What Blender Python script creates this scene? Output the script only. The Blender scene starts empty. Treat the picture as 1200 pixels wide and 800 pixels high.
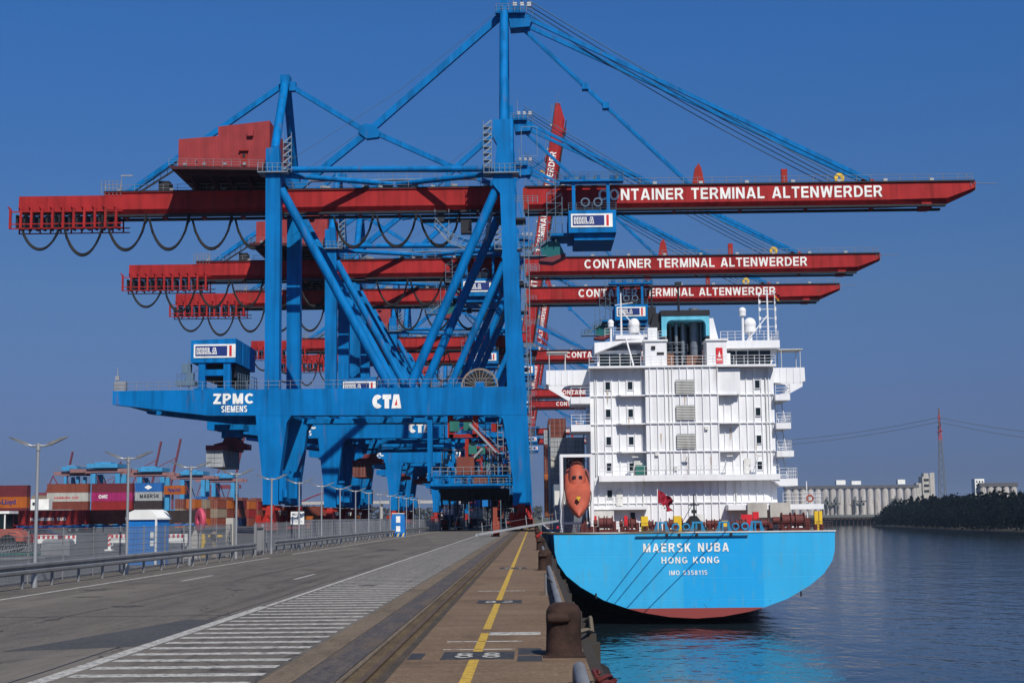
import bpy, math, random
from mathutils import Vector, Matrix
random.seed(7)
S = bpy.context.scene
COL = S.collection
R = math.radians

# ---------------------------------------------------------------- camera, world, sun, exposure
EYE = Vector((0, 0, 2.0)); FPX = 1700.0
YAW, PITCH, ROLL = R(-0.7646), R(6.8843), R(0.6)
_f = Vector((math.sin(YAW)*math.cos(PITCH), math.cos(YAW)*math.cos(PITCH), math.sin(PITCH)))
_r = Vector((math.cos(YAW), -math.sin(YAW), 0)); _u = _r.cross(_f)
_c, _s = math.cos(ROLL), math.sin(ROLL)
CR, CU = _r*_c-_u*_s, _u*_c+_r*_s
cam = bpy.data.cameras.new('camera'); camo = bpy.data.objects.new('camera', cam); COL.objects.link(camo)
camo.matrix_world = Matrix(((CR.x, CU.x, -_f.x, EYE.x), (CR.y, CU.y, -_f.y, EYE.y), (CR.z, CU.z, -_f.z, EYE.z), (0, 0, 0, 1)))
cam.sensor_fit = 'HORIZONTAL'; cam.sensor_width = 36; cam.lens = 36*FPX/1200
cam.clip_start = .1; cam.clip_end = 30000
S.camera = camo
def at(px, py, Y):                      # world X, Z of a photograph point at distance Y
    d = _f + CR*((px-600)/FPX) - CU*((py-400)/FPX)
    p = EYE + d*(Y/d.y)
    return p.x, p.z

SUN_EL, SUN_AZ = R(44), R(20)           # azimuth to the right of straight behind the camera
w = bpy.data.worlds.new('World'); S.world = w; w.use_nodes = True
nt = w.node_tree
bg = nt.nodes['Background']; sky = nt.nodes.new('ShaderNodeTexSky')
sky.sky_type = 'NISHITA'; sky.sun_disc = False; sky.sun_elevation = SUN_EL
sdir = Vector((math.sin(SUN_AZ)*math.cos(SUN_EL), -math.cos(SUN_AZ)*math.cos(SUN_EL), math.sin(SUN_EL)))
sky.sun_rotation = math.atan2(sdir.x, sdir.y)
sky.altitude = 0; sky.air_density = 1.0; sky.dust_density = .6; sky.ozone_density = 6.0
tc = nt.nodes.new('ShaderNodeTexCoord'); sx = nt.nodes.new('ShaderNodeSeparateXYZ'); nt.links.new(tc.outputs['Generated'], sx.inputs[0])
rmp = nt.nodes.new('ShaderNodeValToRGB'); nt.links.new(sx.outputs['Z'], rmp.inputs[0]); e = rmp.color_ramp.elements   # polarised, clear air: the low sky is deeper than the model's
while len(e) < 7: e.new(.5)
for el_, (ps, c3) in zip(e, ((.0, (.26, .33, .68)), (.03, (.275, .355, .70)), (.075, (.38, .425, .71)), (.15, (.48, .60, .82)), (.325, (.41, .84, 1.28)), (.40, (.45, .84, 1.25)), (.75, (.95, 1.02, 1.1)))):
    el_.position = ps; el_.color = (c3[0]/1.3, c3[1]/1.3, c3[2]/1.3, 1)
mxw = nt.nodes.new('ShaderNodeMix'); mxw.data_type = 'RGBA'; mxw.blend_type = 'MULTIPLY'; mxw.inputs['Factor'].default_value = 1
nt.links.new(sky.outputs[0], mxw.inputs['A']); nt.links.new(rmp.outputs[0], mxw.inputs['B'])
nt.links.new(mxw.outputs['Result'], bg.inputs[0]); bg.inputs[1].default_value = .091
sl = bpy.data.lights.new('sun', 'SUN'); sl.energy = 4.7; sl.angle = R(.5); sl.color = (1, .95, .87)
so = bpy.data.objects.new('sun', sl); COL.objects.link(so); so.rotation_euler = sdir.to_track_quat('Z', 'Y').to_euler()
S.view_settings.view_transform = 'Standard'; S.view_settings.look = 'None'
S.view_settings.exposure = 0; S.view_settings.gamma = 1
S.render.resolution_x = 1024; S.render.resolution_y = 682

# ---------------------------------------------------------------- materials
def mat(name, rgb, rough=.5, metal=0, var=.12, scale=.6, streak=.12, bump=0, bscale=20, spec=.25, rust=0):
    m = bpy.data.materials.new(name); m.use_nodes = True; t = m.node_tree; n = t.nodes; L = t.links
    p = n['Principled BSDF']; p.inputs['Roughness'].default_value = rough; p.inputs['Metallic'].default_value = metal
    p.inputs['Specular IOR Level'].default_value = spec
    g = n.new('ShaderNodeNewGeometry')
    def noise(sc, scv=(1, 1, 1), det=5):
        mp = n.new('ShaderNodeMapping'); mp.inputs['Scale'].default_value = scv; L.new(g.outputs['Position'], mp.inputs[0])
        t_ = n.new('ShaderNodeTexNoise'); t_.inputs['Scale'].default_value = sc; t_.inputs['Detail'].default_value = det
        L.new(mp.outputs[0], t_.inputs['Vector']); return t_.outputs['Fac']
    def remap(x, a, b, c, d):
        r = n.new('ShaderNodeMapRange'); r.inputs[1].default_value = a; r.inputs[2].default_value = b
        r.inputs[3].default_value = c; r.inputs[4].default_value = d; L.new(x, r.inputs[0]); return r.outputs[0]
    def mul(a, b):
        q = n.new('ShaderNodeMath'); q.operation = 'MULTIPLY'; L.new(a, q.inputs[0]); L.new(b, q.inputs[1]); return q.outputs[0]
    k = remap(noise(scale), .3, .7, 1-var, 1+var)
    if streak: k = mul(k, remap(noise(1.2, (1, 1, .07), 3), .45, .75, 1, 1-streak*2))
    vm = n.new('ShaderNodeVectorMath'); vm.operation = 'SCALE'; vm.inputs[0].default_value = rgb; L.new(k, vm.inputs['Scale'])
    out = vm.outputs[0]
    if rust:
        mx = n.new('ShaderNodeMix'); mx.data_type = 'RGBA'; L.new(remap(noise(.9, (1, 1, .15), 8), .62, .72, 0, rust), mx.inputs['Factor'])
        L.new(out, mx.inputs['A']); mx.inputs['B'].default_value = (.17, .07, .03, 1); out = mx.outputs['Result']
    L.new(out, p.inputs['Base Color'])
    if bump:
        b = n.new('ShaderNodeBump'); b.inputs['Strength'].default_value = bump; b.inputs['Distance'].default_value = .02
        L.new(noise(bscale), b.inputs['Height']); L.new(b.outputs[0], p.inputs['Normal'])
    return m
M = {}
M['blue'] = mat('crane_blue_paint', (.0005, .148, .415), .6, var=.14, scale=.22, streak=.2, rust=.3, spec=.08)
M['lblue'] = mat('stacker_blue_paint', (.05, .27, .50), .5)
M['red'] = mat('crane_red_paint', (.33, .021, .022), .6, var=.17, scale=.3, streak=.2, spec=.12, rust=.3)
M['brightred'] = mat('bogie_red_paint', (.30, .022, .016), .6, rust=.4, spec=.15)
M['under'] = mat('underframe_dark_red', (.055, .012, .015), .7)  # darker red than the machinery house above
M['rustpost'] = mat('rusty_orange_post', (.24, .05, .03), .7, rust=.8)
M['wheelhouse'] = mat('machinery_house_red', (.28, .032, .034), .65, streak=.1)
M['dark'] = mat('dark_steel', (.018, .02, .025), .6)
M['cable'] = mat('black_rubber', (.012, .012, .014), .7, streak=0)
M['galv'] = mat('galvanised_steel', (.36, .37, .38), .45, .5, streak=.05)
M['rail'] = mat('weathered_galvanised_steel', (.24, .245, .25), .5, .3, streak=.1, bump=.1)
M['white'] = mat('white_ship_paint', (.73, .735, .75), .45, var=.04, scale=.5, streak=.05, rust=.25)
M['offwhite'] = mat('weathered_white_paint', (.62, .62, .59), .5, var=.08, rust=.3)
M['letter'] = mat('white_lettering', (.78, .78, .74), .5, streak=.05)
M['rustrun'] = mat('rust_run', (.48, .40, .32), .7, streak=0, var=.2)
M['glass'] = mat('dark_glass', (.012, .02, .026), .08, streak=0, var=.02)
M['yellow'] = mat('yellow_paint', (.72, .47, .03), .5)
M['orange'] = mat('orange_paint', (.38, .08, .045), .55, var=.14, rust=.5)
M['navy'] = mat('navy_sign_field', (.012, .03, .16), .5, streak=0)
M['signred'] = mat('red_sign_stripe', (.55, .02, .03), .5, streak=0)
M['flagred'] = mat('faded_red_cloth', (.33, .02, .04), .8, streak=0)
M['funnelblue'] = mat('funnel_blue_paint', (.13, .50, .66), .45)
M['winch'] = mat('winch_red_paint', (.11, .022, .02), .6, rust=.5)
M['pipe'] = mat('exhaust_pipe_metal', (.20, .23, .27), .4, .4)
M['rust'] = mat('rusted_cast_iron', (.036, .019, .014), .85, var=.45, scale=5, streak=.1, bump=.5, bscale=25)
M['rubber'] = mat('tyre_rubber', (.016, .016, .017), .85, streak=0)
M['rope'] = mat('mooring_rope', (.16, .13, .09), .9, streak=0)
M['green'] = mat('green_steel_box', (.02, .14, .115), .6)
M['pink'] = mat('faded_pink_plastic', (.50, .07, .12), .5)
M['toiletblue'] = mat('blue_plastic', (.015, .17, .50), .4, streak=.03)
M['silo'] = mat('silo_concrete', (.46, .43, .40), .8, var=.1, scale=.05, streak=.25)
M['pale'] = mat('pale_concrete', (.42, .40, .36), .8)
M['pinkgirder'] = mat('faded_pink_girder', (.26, .135, .135), .6)
M['maroon'] = mat('maroon_crane_paint', (.17, .03, .04), .6)
M['pylon'] = mat('pylon_steel', (.12, .13, .13), .6)
M['pylonred'] = mat('pylon_red_bands', (.42, .06, .05), .6)
M['ts'] = mat('trolley_steel', (.10, .16, .22), .5)
M['ts2'] = mat('stair_steel', (.20, .25, .30), .5)
M['wood'] = mat('weathered_timber', (.045, .038, .032), .8, bump=.3)
M['concrete'] = mat('kerb_concrete', (.24, .215, .18), .85, var=.2, scale=1.5, streak=0, bump=.2)

def ground_mat(name, c1, c2, fine=60, big=.35, stain=None, stain_amt=.5, rough=.85, bump=.25, sx=1, sy=1, joints=0):
    m = bpy.data.materials.new(name); m.use_nodes = True; t = m.node_tree; n = t.nodes; L = t.links
    p = n['Principled BSDF']; p.inputs['Roughness'].default_value = rough; p.inputs['Specular IOR Level'].default_value = .2
    g = n.new('ShaderNodeNewGeometry')
    def noise(sc, scv=(1, 1, 1), det=6, ro=.6):
        mp = n.new('ShaderNodeMapping'); mp.inputs['Scale'].default_value = scv; L.new(g.outputs['Position'], mp.inputs[0])
        t_ = n.new('ShaderNodeTexNoise'); t_.inputs['Scale'].default_value = sc; t_.inputs['Detail'].default_value = det
        t_.inputs['Roughness'].default_value = ro
        L.new(mp.outputs[0], t_.inputs['Vector']); return t_.outputs['Fac']
    def ramp(x, a, b):
        r = n.new('ShaderNodeMapRange'); r.inputs[1].default_value = a; r.inputs[2].default_value = b; L.new(x, r.inputs[0]); return r.outputs[0]
    def mix(f, a, b, amt=1, mode='MIX'):
        x = n.new('ShaderNodeMix'); x.data_type = 'RGBA'; x.blend_type = mode
        if amt != 1:
            q = n.new('ShaderNodeMath'); q.operation = 'MULTIPLY'; q.inputs[1].default_value = amt; L.new(f, q.inputs[0]); f = q.outputs[0]
        L.new(f, x.inputs['Factor'])
        for s, v in (('A', a), ('B', b)):
            if isinstance(v, tuple): x.inputs[s].default_value = (*v, 1)
            else: L.new(v, x.inputs[s])
        return x.outputs['Result']
    base = mix(ramp(noise(big, (sx, sy, 1)), .3, .7), c1, c2)
    fn = noise(fine, det=3)
    base = mix(ramp(fn, .55, .75), base, tuple(min(1, v*2.1+.03) for v in c2), .6)
    base = mix(ramp(fn, .45, .25), base, tuple(v*.3 for v in c1), .75)
    base = mix(ramp(noise(4, (sx, sy, 1)), .5, .7), base, tuple(v*.6 for v in c1), .45)
    base = mix(ramp(noise(9, det=2), .52, .66), base, tuple(min(1, v*1.35) for v in c2), .5); base = mix(ramp(noise(14, det=2), .48, .36), base, tuple(v*.55 for v in c1), .5)
    if name == 'road_asphalt':
        base = mix(ramp(noise(1.0, (2.6, .03, 1), 4), .52, .64), base, tuple(v*.55 for v in c1), .55); base = mix(ramp(noise(.35, (1, .25, 1), 4), .5, .66), base, tuple(min(1, v*1.25) for v in c2), .6)
        cr = n.new('ShaderNodeTexVoronoi'); cr.feature = 'DISTANCE_TO_EDGE'; cr.inputs['Scale'].default_value = .22; cm_ = n.new('ShaderNodeMapping'); cm_.inputs['Scale'].default_value = (1, .35, 1); nn = n.new('ShaderNodeVectorMath'); nn.operation = 'ADD'; L.new(g.outputs['Position'], cm_.inputs[0]); L.new(cm_.outputs[0], nn.inputs[0]); wn_ = n.new('ShaderNodeTexNoise'); wn_.inputs['Scale'].default_value = .9; L.new(g.outputs['Position'], wn_.inputs['Vector']); L.new(wn_.outputs['Color'], nn.inputs[1]); L.new(nn.outputs[0], cr.inputs['Vector']); base = mix(ramp(cr.outputs['Distance'], .007, .002), base, (.03, .028, .026), .6)
    if stain: base = mix(ramp(noise(.55, (1.3, .5, 1)), .52, .66), base, stain, stain_amt)
    if joints:
        s = n.new('ShaderNodeSeparateXYZ'); L.new(g.outputs['Position'], s.inputs[0])
        a = n.new('ShaderNodeMath'); a.operation = 'PINGPONG'; a.inputs[1].default_value = joints/2; L.new(s.outputs['Y'], a.inputs[0])
        base = mix(ramp(a.outputs[0], .025, .0), base, (.03, .028, .025), .75)
        base = mix(ramp(noise(.7, (.15, 2.2, 1)), .5, .72), base, tuple(v*.62 for v in c1), .6)
    L.new(base, p.inputs['Base Color'])
    b = n.new('ShaderNodeBump'); b.inputs['Strength'].default_value = bump; b.inputs['Distance'].default_value = .012
    L.new(fn, b.inputs['Height']); L.new(b.outputs[0], p.inputs['Normal'])
    return m
M['asphalt'] = ground_mat('road_asphalt', (.108, .096, .084), (.142, .126, .110), 38, .3, (.05, .05, .052), .35, sx=1.2, sy=.25)
M['yard'] = ground_mat('yard_asphalt', (.075, .075, .078), (.11, .11, .112), 20, .15, (.05, .05, .05), .4)
M['apron'] = ground_mat('quay_concrete', (.14, .092, .058), (.195, .135, .088), 45, .5, (.10, .068, .045), .55, joints=5)
M['strip'] = ground_mat('rail_trench_concrete', (.125, .098, .072), (.18, .14, .10), 40, .8, (.07, .055, .04), .6, sx=2, sy=.3)
M['plates'] = ground_mat('worn_steel_cover', (.05, .05, .062), (.115, .095, .078), 35, 1.6, (.13, .095, .065), .75, rough=.8, sx=2.5, sy=.35)
M['groove'] = ground_mat('rail_groove_dirt', (.07, .05, .03), (.135, .098, .055), 40, 1.4, (.05, .038, .025), .6, sx=2, sy=.3)
M['railhead'] = mat('worn_rail_steel', (.13, .085, .045), .5, .3, var=.25, scale=2, streak=0)
M['earth'] = ground_mat('far_ground', (.07, .08, .055), (.10, .10, .075), 2, .02)
M['quaywall'] = mat('stained_quay_wall', (.05, .045, .04), .85, var=.3, scale=1)
M['bank'] = ground_mat('rubble_bank', (.06, .055, .045), (.09, .08, .06), 3, .3)

def paint_marks(name, rgb, wear):       # road paint worn through by a noise, asphalt shows in the gaps
    m = mat(name, rgb, .7, var=.1, scale=3, streak=0); t = m.node_tree; n = t.nodes; L = t.links
    p = n['Principled BSDF']; src = p.inputs['Base Color'].links[0].from_socket
    g = n.new('ShaderNodeNewGeometry'); a = n.new('ShaderNodeTexNoise'); a.inputs['Scale'].default_value = 7; a.inputs['Detail'].default_value = 9; a.inputs['Roughness'].default_value = .75
    L.new(g.outputs['Position'], a.inputs['Vector'])
    r = n.new('ShaderNodeMapRange'); r.inputs[1].default_value = .46; r.inputs[2].default_value = .60; r.inputs[4].default_value = wear
    L.new(a.outputs['Fac'], r.inputs[0])
    x = n.new('ShaderNodeMix'); x.data_type = 'RGBA'; L.new(r.outputs[0], x.inputs['Factor']); L.new(src, x.inputs['A']); x.inputs['B'].default_value = (.10, .095, .088, 1)
    L.new(x.outputs['Result'], p.inputs['Base Color']); return m
M['roadwhite'] = paint_marks('worn_white_road_paint', (.46, .45, .42), .85)
M['roadyellow'] = paint_marks('worn_yellow_road_paint', (.52, .33, .04), .5)
M['roadblack'] = paint_marks('black_marking_field', (.035, .037, .042), .4)

# water
m = bpy.data.materials.new('river_water'); m.use_nodes = True; t = m.node_tree; n = t.nodes; L = t.links
p = n['Principled BSDF']; p.inputs['Base Color'].default_value = (.012, .022, .028, 1); p.inputs['Roughness'].default_value = .05; p.inputs['IOR'].default_value = 1.33
g = n.new('ShaderNodeNewGeometry'); last = None
for sc, scv, dist, st in ((.09, (1, .5, 1), .7, .35), (.30, (1, .6, 1), .36, .55), (1.0, (1, .5, 1), .13, .7), (4.0, (1, .7, 1), .02, .4)):
    mp = n.new('ShaderNodeMapping'); mp.inputs['Scale'].default_value = scv; L.new(g.outputs['Position'], mp.inputs[0])
    a = n.new('ShaderNodeTexNoise'); a.inputs['Scale'].default_value = sc; a.inputs['Detail'].default_value = 3; L.new(mp.outputs[0], a.inputs['Vector'])
    b = n.new('ShaderNodeBump'); b.inputs['Distance'].default_value = dist; b.inputs['Strength'].default_value = st; L.new(a.outputs['Fac'], b.inputs['Height'])
    if last: L.new(last, b.inputs['Normal'])
    last = b.outputs[0]
L.new(last, p.inputs['Normal']); M['water'] = m

# hull: blue topsides with repainted fields and weld seams, red below the boot top
m = mat('hull_paint', (.035, .38, .70), .38, var=.05, scale=.15, streak=.05, rust=.0); t = m.node_tree; n = t.nodes; L = t.links
p = n['Principled BSDF']; src = p.inputs['Base Color'].links[0].from_socket
g = n.new('ShaderNodeNewGeometry'); s = n.new('ShaderNodeSeparateXYZ'); L.new(g.outputs['Position'], s.inputs[0])
def mrange(x, a, b, c=0, d=1):
    r = n.new('ShaderNodeMapRange'); r.inputs[1].default_value = a; r.inputs[2].default_value = b; r.inputs[3].default_value = c; r.inputs[4].default_value = d; L.new(x, r.inputs[0]); return r.outputs[0]
def mth(op, a, b):
    q = n.new('ShaderNodeMath'); q.operation = op
    for i, v in enumerate((a, b)):
        if isinstance(v, (int, float)): q.inputs[i].default_value = v
        else: L.new(v, q.inputs[i])
    return q.outputs[0]
def cmix(f, a, b, mode='MIX'):
    x = n.new('ShaderNodeMix'); x.data_type = 'RGBA'; x.blend_type = mode; L.new(f, x.inputs['Factor']); L.new(a, x.inputs['A'])
    if isinstance(b, tuple): x.inputs['B'].default_value = b
    else: L.new(b, x.inputs['B'])
    return x.outputs['Result']
X, Z = s.outputs['X'], s.outputs['Z']
fld = mth('MULTIPLY', mrange(X, 16.9, 17.0), mrange(X, 26.2, 25.9))
src = cmix(mth('MULTIPLY', fld, .75), src, (.008, .31, .68, 1))
fld2 = mth('MULTIPLY', mrange(X, 30.2, 30.25), mrange(X, 31.6, 31.5)); src = cmix(mth('MULTIPLY', fld2, .35), src, (.02, .36, .66, 1))
nz = n.new('ShaderNodeTexNoise'); nz.inputs['Scale'].default_value = 1.3; nz.inputs['Detail'].default_value = 9; mp = n.new('ShaderNodeMapping'); mp.inputs['Scale'].default_value = (1, 1, .25)
L.new(g.outputs['Position'], mp.inputs[0]); L.new(mp.outputs[0], nz.inputs['Vector'])
src = cmix(mth('MULTIPLY', mrange(nz.outputs['Fac'], .56, .74), .5), src, (.10, .31, .40, 1))
nr = n.new('ShaderNodeTexNoise'); nr.inputs['Scale'].default_value = 1.0; nr.inputs['Detail'].default_value = 8; mr = n.new('ShaderNodeMapping'); mr.inputs['Scale'].default_value = (3.2, 1, .12); L.new(g.outputs['Position'], mr.inputs[0]); L.new(mr.outputs[0], nr.inputs['Vector'])
src = cmix(mth('MULTIPLY', mrange(nr.outputs['Fac'], .66, .74), .45), src, (.16, .15, .10, 1))
nz2 = n.new('ShaderNodeTexNoise'); nz2.inputs['Scale'].default_value = 2.5; nz2.inputs['Detail'].default_value = 10; nz2.inputs['Roughness'].default_value = .7; L.new(g.outputs['Position'], nz2.inputs['Vector'])
low = mth('MULTIPLY', mrange(Z, -6.6, -7.6), mrange(nz2.outputs['Fac'], .60, .68)); src = cmix(mth('MULTIPLY', low, .8), src, (.03, .05, .06, 1))
src = cmix(mrange(Z, -8.44, -8.46), src, (.24, .05, .045, 1))
L.new(src, p.inputs['Base Color'])
pp = mth('PINGPONG', Z, 1.25); b = n.new('ShaderNodeBump'); b.inputs['Strength'].default_value = .35; b.inputs['Distance'].default_value = .03
L.new(mrange(pp, 0, .04), b.inputs['Height'])
nz3 = n.new('ShaderNodeTexNoise'); nz3.inputs['Scale'].default_value = .5; L.new(g.outputs['Position'], nz3.inputs['Vector'])
b2 = n.new('ShaderNodeBump'); b2.inputs['Strength'].default_value = .25; b2.inputs['Distance'].default_value = .12; L.new(nz3.outputs['Fac'], b2.inputs['Height']); L.new(b.outputs[0], b2.inputs['Normal'])
L.new(b2.outputs[0], p.inputs['Normal'])
M['hull'] = m

def leaf_mat(name, a, b):
    m = bpy.data.materials.new(name); m.use_nodes = True; t = m.node_tree; n = t.nodes; L = t.links
    p = n['Principled BSDF']; p.inputs['Roughness'].default_value = .9; p.inputs['Specular IOR Level'].default_value = .03
    g = n.new('ShaderNodeNewGeometry'); q = n.new('ShaderNodeTexNoise'); q.inputs['Scale'].default_value = .25; L.new(g.outputs['Position'], q.inputs['Vector'])
    r = n.new('ShaderNodeMapRange'); r.inputs[1].default_value = .35; r.inputs[2].default_value = .65; L.new(q.outputs['Fac'], r.inputs[0])
    x = n.new('ShaderNodeMix'); x.data_type = 'RGBA'; L.new(r.outputs[0], x.inputs['Factor']); x.inputs['A'].default_value = (*a, 1); x.inputs['B'].default_value = (*b, 1)
    L.new(x.outputs['Result'], p.inputs['Base Color']); return m
M['leaf'] = leaf_mat('willow_foliage', (.0015, .005, .008), (.006, .013, .011))
M['leaf2'] = leaf_mat('haze_toned_foliage', (.05, .055, .05), (.075, .075, .065))  # paler and greyer than the near leaves: distance haze put into the colour

# ---------------------------------------------------------------- mesh helpers
class MB:
    def __init__(s): s.v = []; s.f = []; s.mi = []
    def add(s, vs, fs, mi=0):
        o = len(s.v); s.v += [tuple(v) for v in vs]; s.f += [[i+o for i in f] for f in fs]; s.mi += [mi]*len(fs); return s
    def box(s, x0, x1, y0, y1, z0, z1, mi=0):
        return s.add([(x0, y0, z0), (x1, y0, z0), (x1, y1, z0), (x0, y1, z0), (x0, y0, z1), (x1, y0, z1), (x1, y1, z1), (x0, y1, z1)],
                     [(0, 3, 2, 1), (4, 5, 6, 7), (0, 1, 5, 4), (1, 2, 6, 5), (2, 3, 7, 6), (3, 0, 4, 7)], mi)
    def prism(s, poly, a, b, axis='y', mi=0):
        n = len(poly)
        def P(u, v, w): return {'y': (u, w, v), 'x': (w, u, v), 'z': (u, v, w)}[axis]
        vs = [P(u, v, a) for u, v in poly]+[P(u, v, b) for u, v in poly]
        return s.add(vs, [tuple(range(n)), tuple(range(2*n-1, n-1, -1))]+[(i, i+n, (i+1) % n+n, (i+1) % n) for i in range(n)], mi)
    def _frame(s, p, q):
        d = (Vector(q)-Vector(p)); d.normalize()
        up = Vector((0, 0, 1)) if abs(d.z) < .95 else Vector((0, 1, 0))
        a = d.cross(up); a.normalize(); return a, a.cross(d)
    def bar(s, p, q, w, h=None, mi=0):
        h = h or w; a, b = s._frame(p, q); p = Vector(p); q = Vector(q); vs = []
        for o in (p, q):
            for i, j in ((-1, -1), (1, -1), (1, 1), (-1, 1)): vs.append(o+a*(i*w/2)+b*(j*h/2))
        return s.add(vs, [(0, 1, 2, 3), (7, 6, 5, 4), (0, 4, 5, 1), (1, 5, 6, 2), (2, 6, 7, 3), (3, 7, 4, 0)], mi)
    def tube(s, p, q, r0, r1=None, n=8, mi=0, cap=True):
        r1 = r0 if r1 is None else r1; a, b = s._frame(p, q); p = Vector(p); q = Vector(q); vs = []
        for o, r in ((p, r0), (q, r1)):
            for i in range(n):
                t = 2*math.pi*i/n; vs.append(o+a*(r*math.cos(t))+b*(r*math.sin(t)))
        fs = [(i, (i+1) % n, (i+1) % n+n, i+n) for i in range(n)]
        if cap: fs += [tuple(range(n-1, -1, -1)), tuple(range(n, 2*n))]
        return s.add(vs, fs, mi)
    def path(s, pts, r, n=5, mi=0):
        rings = []
        for i, p in enumerate(pts):
            a, b = s._frame(pts[max(0, i-1)], pts[min(len(pts)-1, i+1)]); p = Vector(p)
            rings.append([p+a*(r*math.cos(2*math.pi*k/n))+b*(r*math.sin(2*math.pi*k/n)) for k in range(n)])
        return s.loft(rings, mi)
    def loft(s, rings, mi=0, closed=True, caps=True):
        n = len(rings[0]); vs = [v for r in rings for v in r]; fs = []
        for j in range(len(rings)-1):
            for k in range(n if closed else n-1):
                fs.append((j*n+k, j*n+(k+1) % n, (j+1)*n+(k+1) % n, (j+1)*n+k))
        if caps and closed: fs += [tuple(range(n-1, -1, -1)), tuple(range((len(rings)-1)*n, len(rings)*n))]
        return s.add(vs, fs, mi)
    def lathe(s, prof, c, axis='z', n=20, mi=0):
        rings = []
        for r, h in prof:
            ring = []
            for k in range(n):
                t = 2*math.pi*k/n; u, v = r*math.cos(t), r*math.sin(t)
                ring.append({'z': (c[0]+u, c[1]+v, c[2]+h), 'y': (c[0]+u, c[1]+h, c[2]+v), 'x': (c[0]+h, c[1]+u, c[2]+v)}[axis])
            rings.append(ring)
        if prof[0][0] > .04 and prof[0][0] == prof[-1][0]: return s.loft(rings+[rings[0]], mi, caps=False)
        return s.loft(rings, mi)
    def rail(s, pts, h=1.1, step=2.0, r=.03, mids=2, mi=0):
        for a, b in zip(pts[:-1], pts[1:]):
            a = Vector(a); b = Vector(b); L_ = (b-a).length; k = max(1, round(L_/step))
            for i in range(k+1):
                p = a.lerp(b, i/k); s.tube(p, p+Vector((0, 0, h)), r, n=4, mi=mi, cap=False)
            for j in range(mids): 
                z = Vector((0, 0, h*(j+1)/mids)); s.tube(a+z, b+z, r*.8, n=4, mi=mi, cap=False)
        return s
    def sphere(s, c, r, n=14, mi=0, sz=1, z0=-1):
        k = n//2; pr = [(max(.001, r*math.cos(a)), r*sz*math.sin(a)) for a in [math.asin(z0)+(math.pi/2-math.asin(z0))*i/k for i in range(k+1)]]
        return s.lathe(pr, c, 'z', n, mi)
    def xf(s, mtx): s.v = [tuple(mtx @ Vector(v)) for v in s.v]; return s
    def pieces(s):
        n = len(s.v); par = list(range(n))
        def fd(a):
            while par[a] != a: par[a] = par[par[a]]; a = par[a]
            return a
        for f in s.f:
            r0 = fd(f[0])
            for i in f[1:]: par[fd(i)] = r0
        ids = {}; isl = [ids.setdefault(fd(i), len(ids)) for i in range(n)]; k = len(ids)
        if k < 2 or k > 900: return None
        lo = [[1e9]*3 for _ in range(k)]; hi = [[-1e9]*3 for _ in range(k)]
        for v, g in zip(s.v, isl):
            for a in range(3): lo[g][a] = min(lo[g][a], v[a]); hi[g][a] = max(hi[g][a], v[a])
        sz = [max(hi[g][a]-lo[g][a] for a in range(3)) for g in range(k)]; cl = list(range(k))
        def fc(a):
            while cl[a] != a: cl[a] = cl[cl[a]]; a = cl[a]
            return a
        for a in range(k):
            for b in range(a+1, k):
                lim = max(.02, .5*max(sz[a], sz[b])); d = 0
                for q in range(3): t_ = max(lo[a][q]-hi[b][q], lo[b][q]-hi[a][q], 0); d += t_*t_
                if d <= lim*lim: cl[fc(a)] = fc(b)
        gs = {}
        for g in range(k): gs.setdefault(fc(g), len(gs))
        if len(gs) < 2: return None
        out = [MB() for _ in gs]; mp = {}
        for i, (v, g) in enumerate(zip(s.v, isl)): o = out[gs[fc(g)]]; mp[i] = len(o.v); o.v.append(v)
        for f, m_ in zip(s.f, s.mi): o = out[gs[fc(isl[f[0]])]]; o.f.append([mp[i] for i in f]); o.mi.append(m_)
        return out
    def build(s, name, mats, parent=None, loc=(0, 0, 0), smooth=False, label=None):
        if parent and len(s.v) < 12000:          # far-apart pieces of a part become parts of their own
            ps = s.pieces()
            if ps:
                return [p.build1(name, mats, parent, loc, smooth, label) for p in ps][0]
        return s.build1(name, mats, parent, loc, smooth, label)
    def build1(s, name, mats, parent=None, loc=(0, 0, 0), smooth=False, label=None):
        me = bpy.data.meshes.new(name); me.from_pydata(s.v, [], s.f)
        mats = mats if isinstance(mats, (list, tuple)) else [mats]
        for x in mats: me.materials.append(M[x] if isinstance(x, str) else x)
        if len(mats) > 1: me.polygons.foreach_set('material_index', s.mi)
        if smooth: me.shade_smooth() if hasattr(me, 'shade_smooth') else me.polygons.foreach_set('use_smooth', [True]*len(s.f))
        me.update(); o = bpy.data.objects.new(name, me); COL.objects.link(o); o.location = loc
        if smooth:
            try: me.set_sharp_from_angle(angle=R(38))
            except Exception: pass
        if parent is not None: o.parent = parent
        if label: o['label'] = label
        return o
def thing(name, label, cat, loc=(0, 0, 0), group=None):
    o = bpy.data.objects.new(name, None); COL.objects.link(o); o.location = loc; o['label'] = label; o['category'] = cat
    if group: o['group'] = group
    return o
def tag(o, label, cat, group=None):
    o['label'] = label; o['category'] = cat
    if group: o['group'] = group
    return o
def struct(o, kind='structure', label=None, cat=None):
    o['kind'] = kind
    if label: o['label'] = label
    if cat: o['category'] = cat
    return o
def children(o): return list(o.children)
def dup(o, parent=None):
    c = o.copy(); COL.objects.link(c); c.parent = parent
    for ch in children(o): dup(ch, c)
    return c
def _arc(cx, cy, rx, ry, a0, a1, n=14):
    return [(cx+rx*math.cos(R(a0+(a1-a0)*k/n)), cy+ry*math.sin(R(a0+(a1-a0)*k/n))) for k in range(n+1)]
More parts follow.
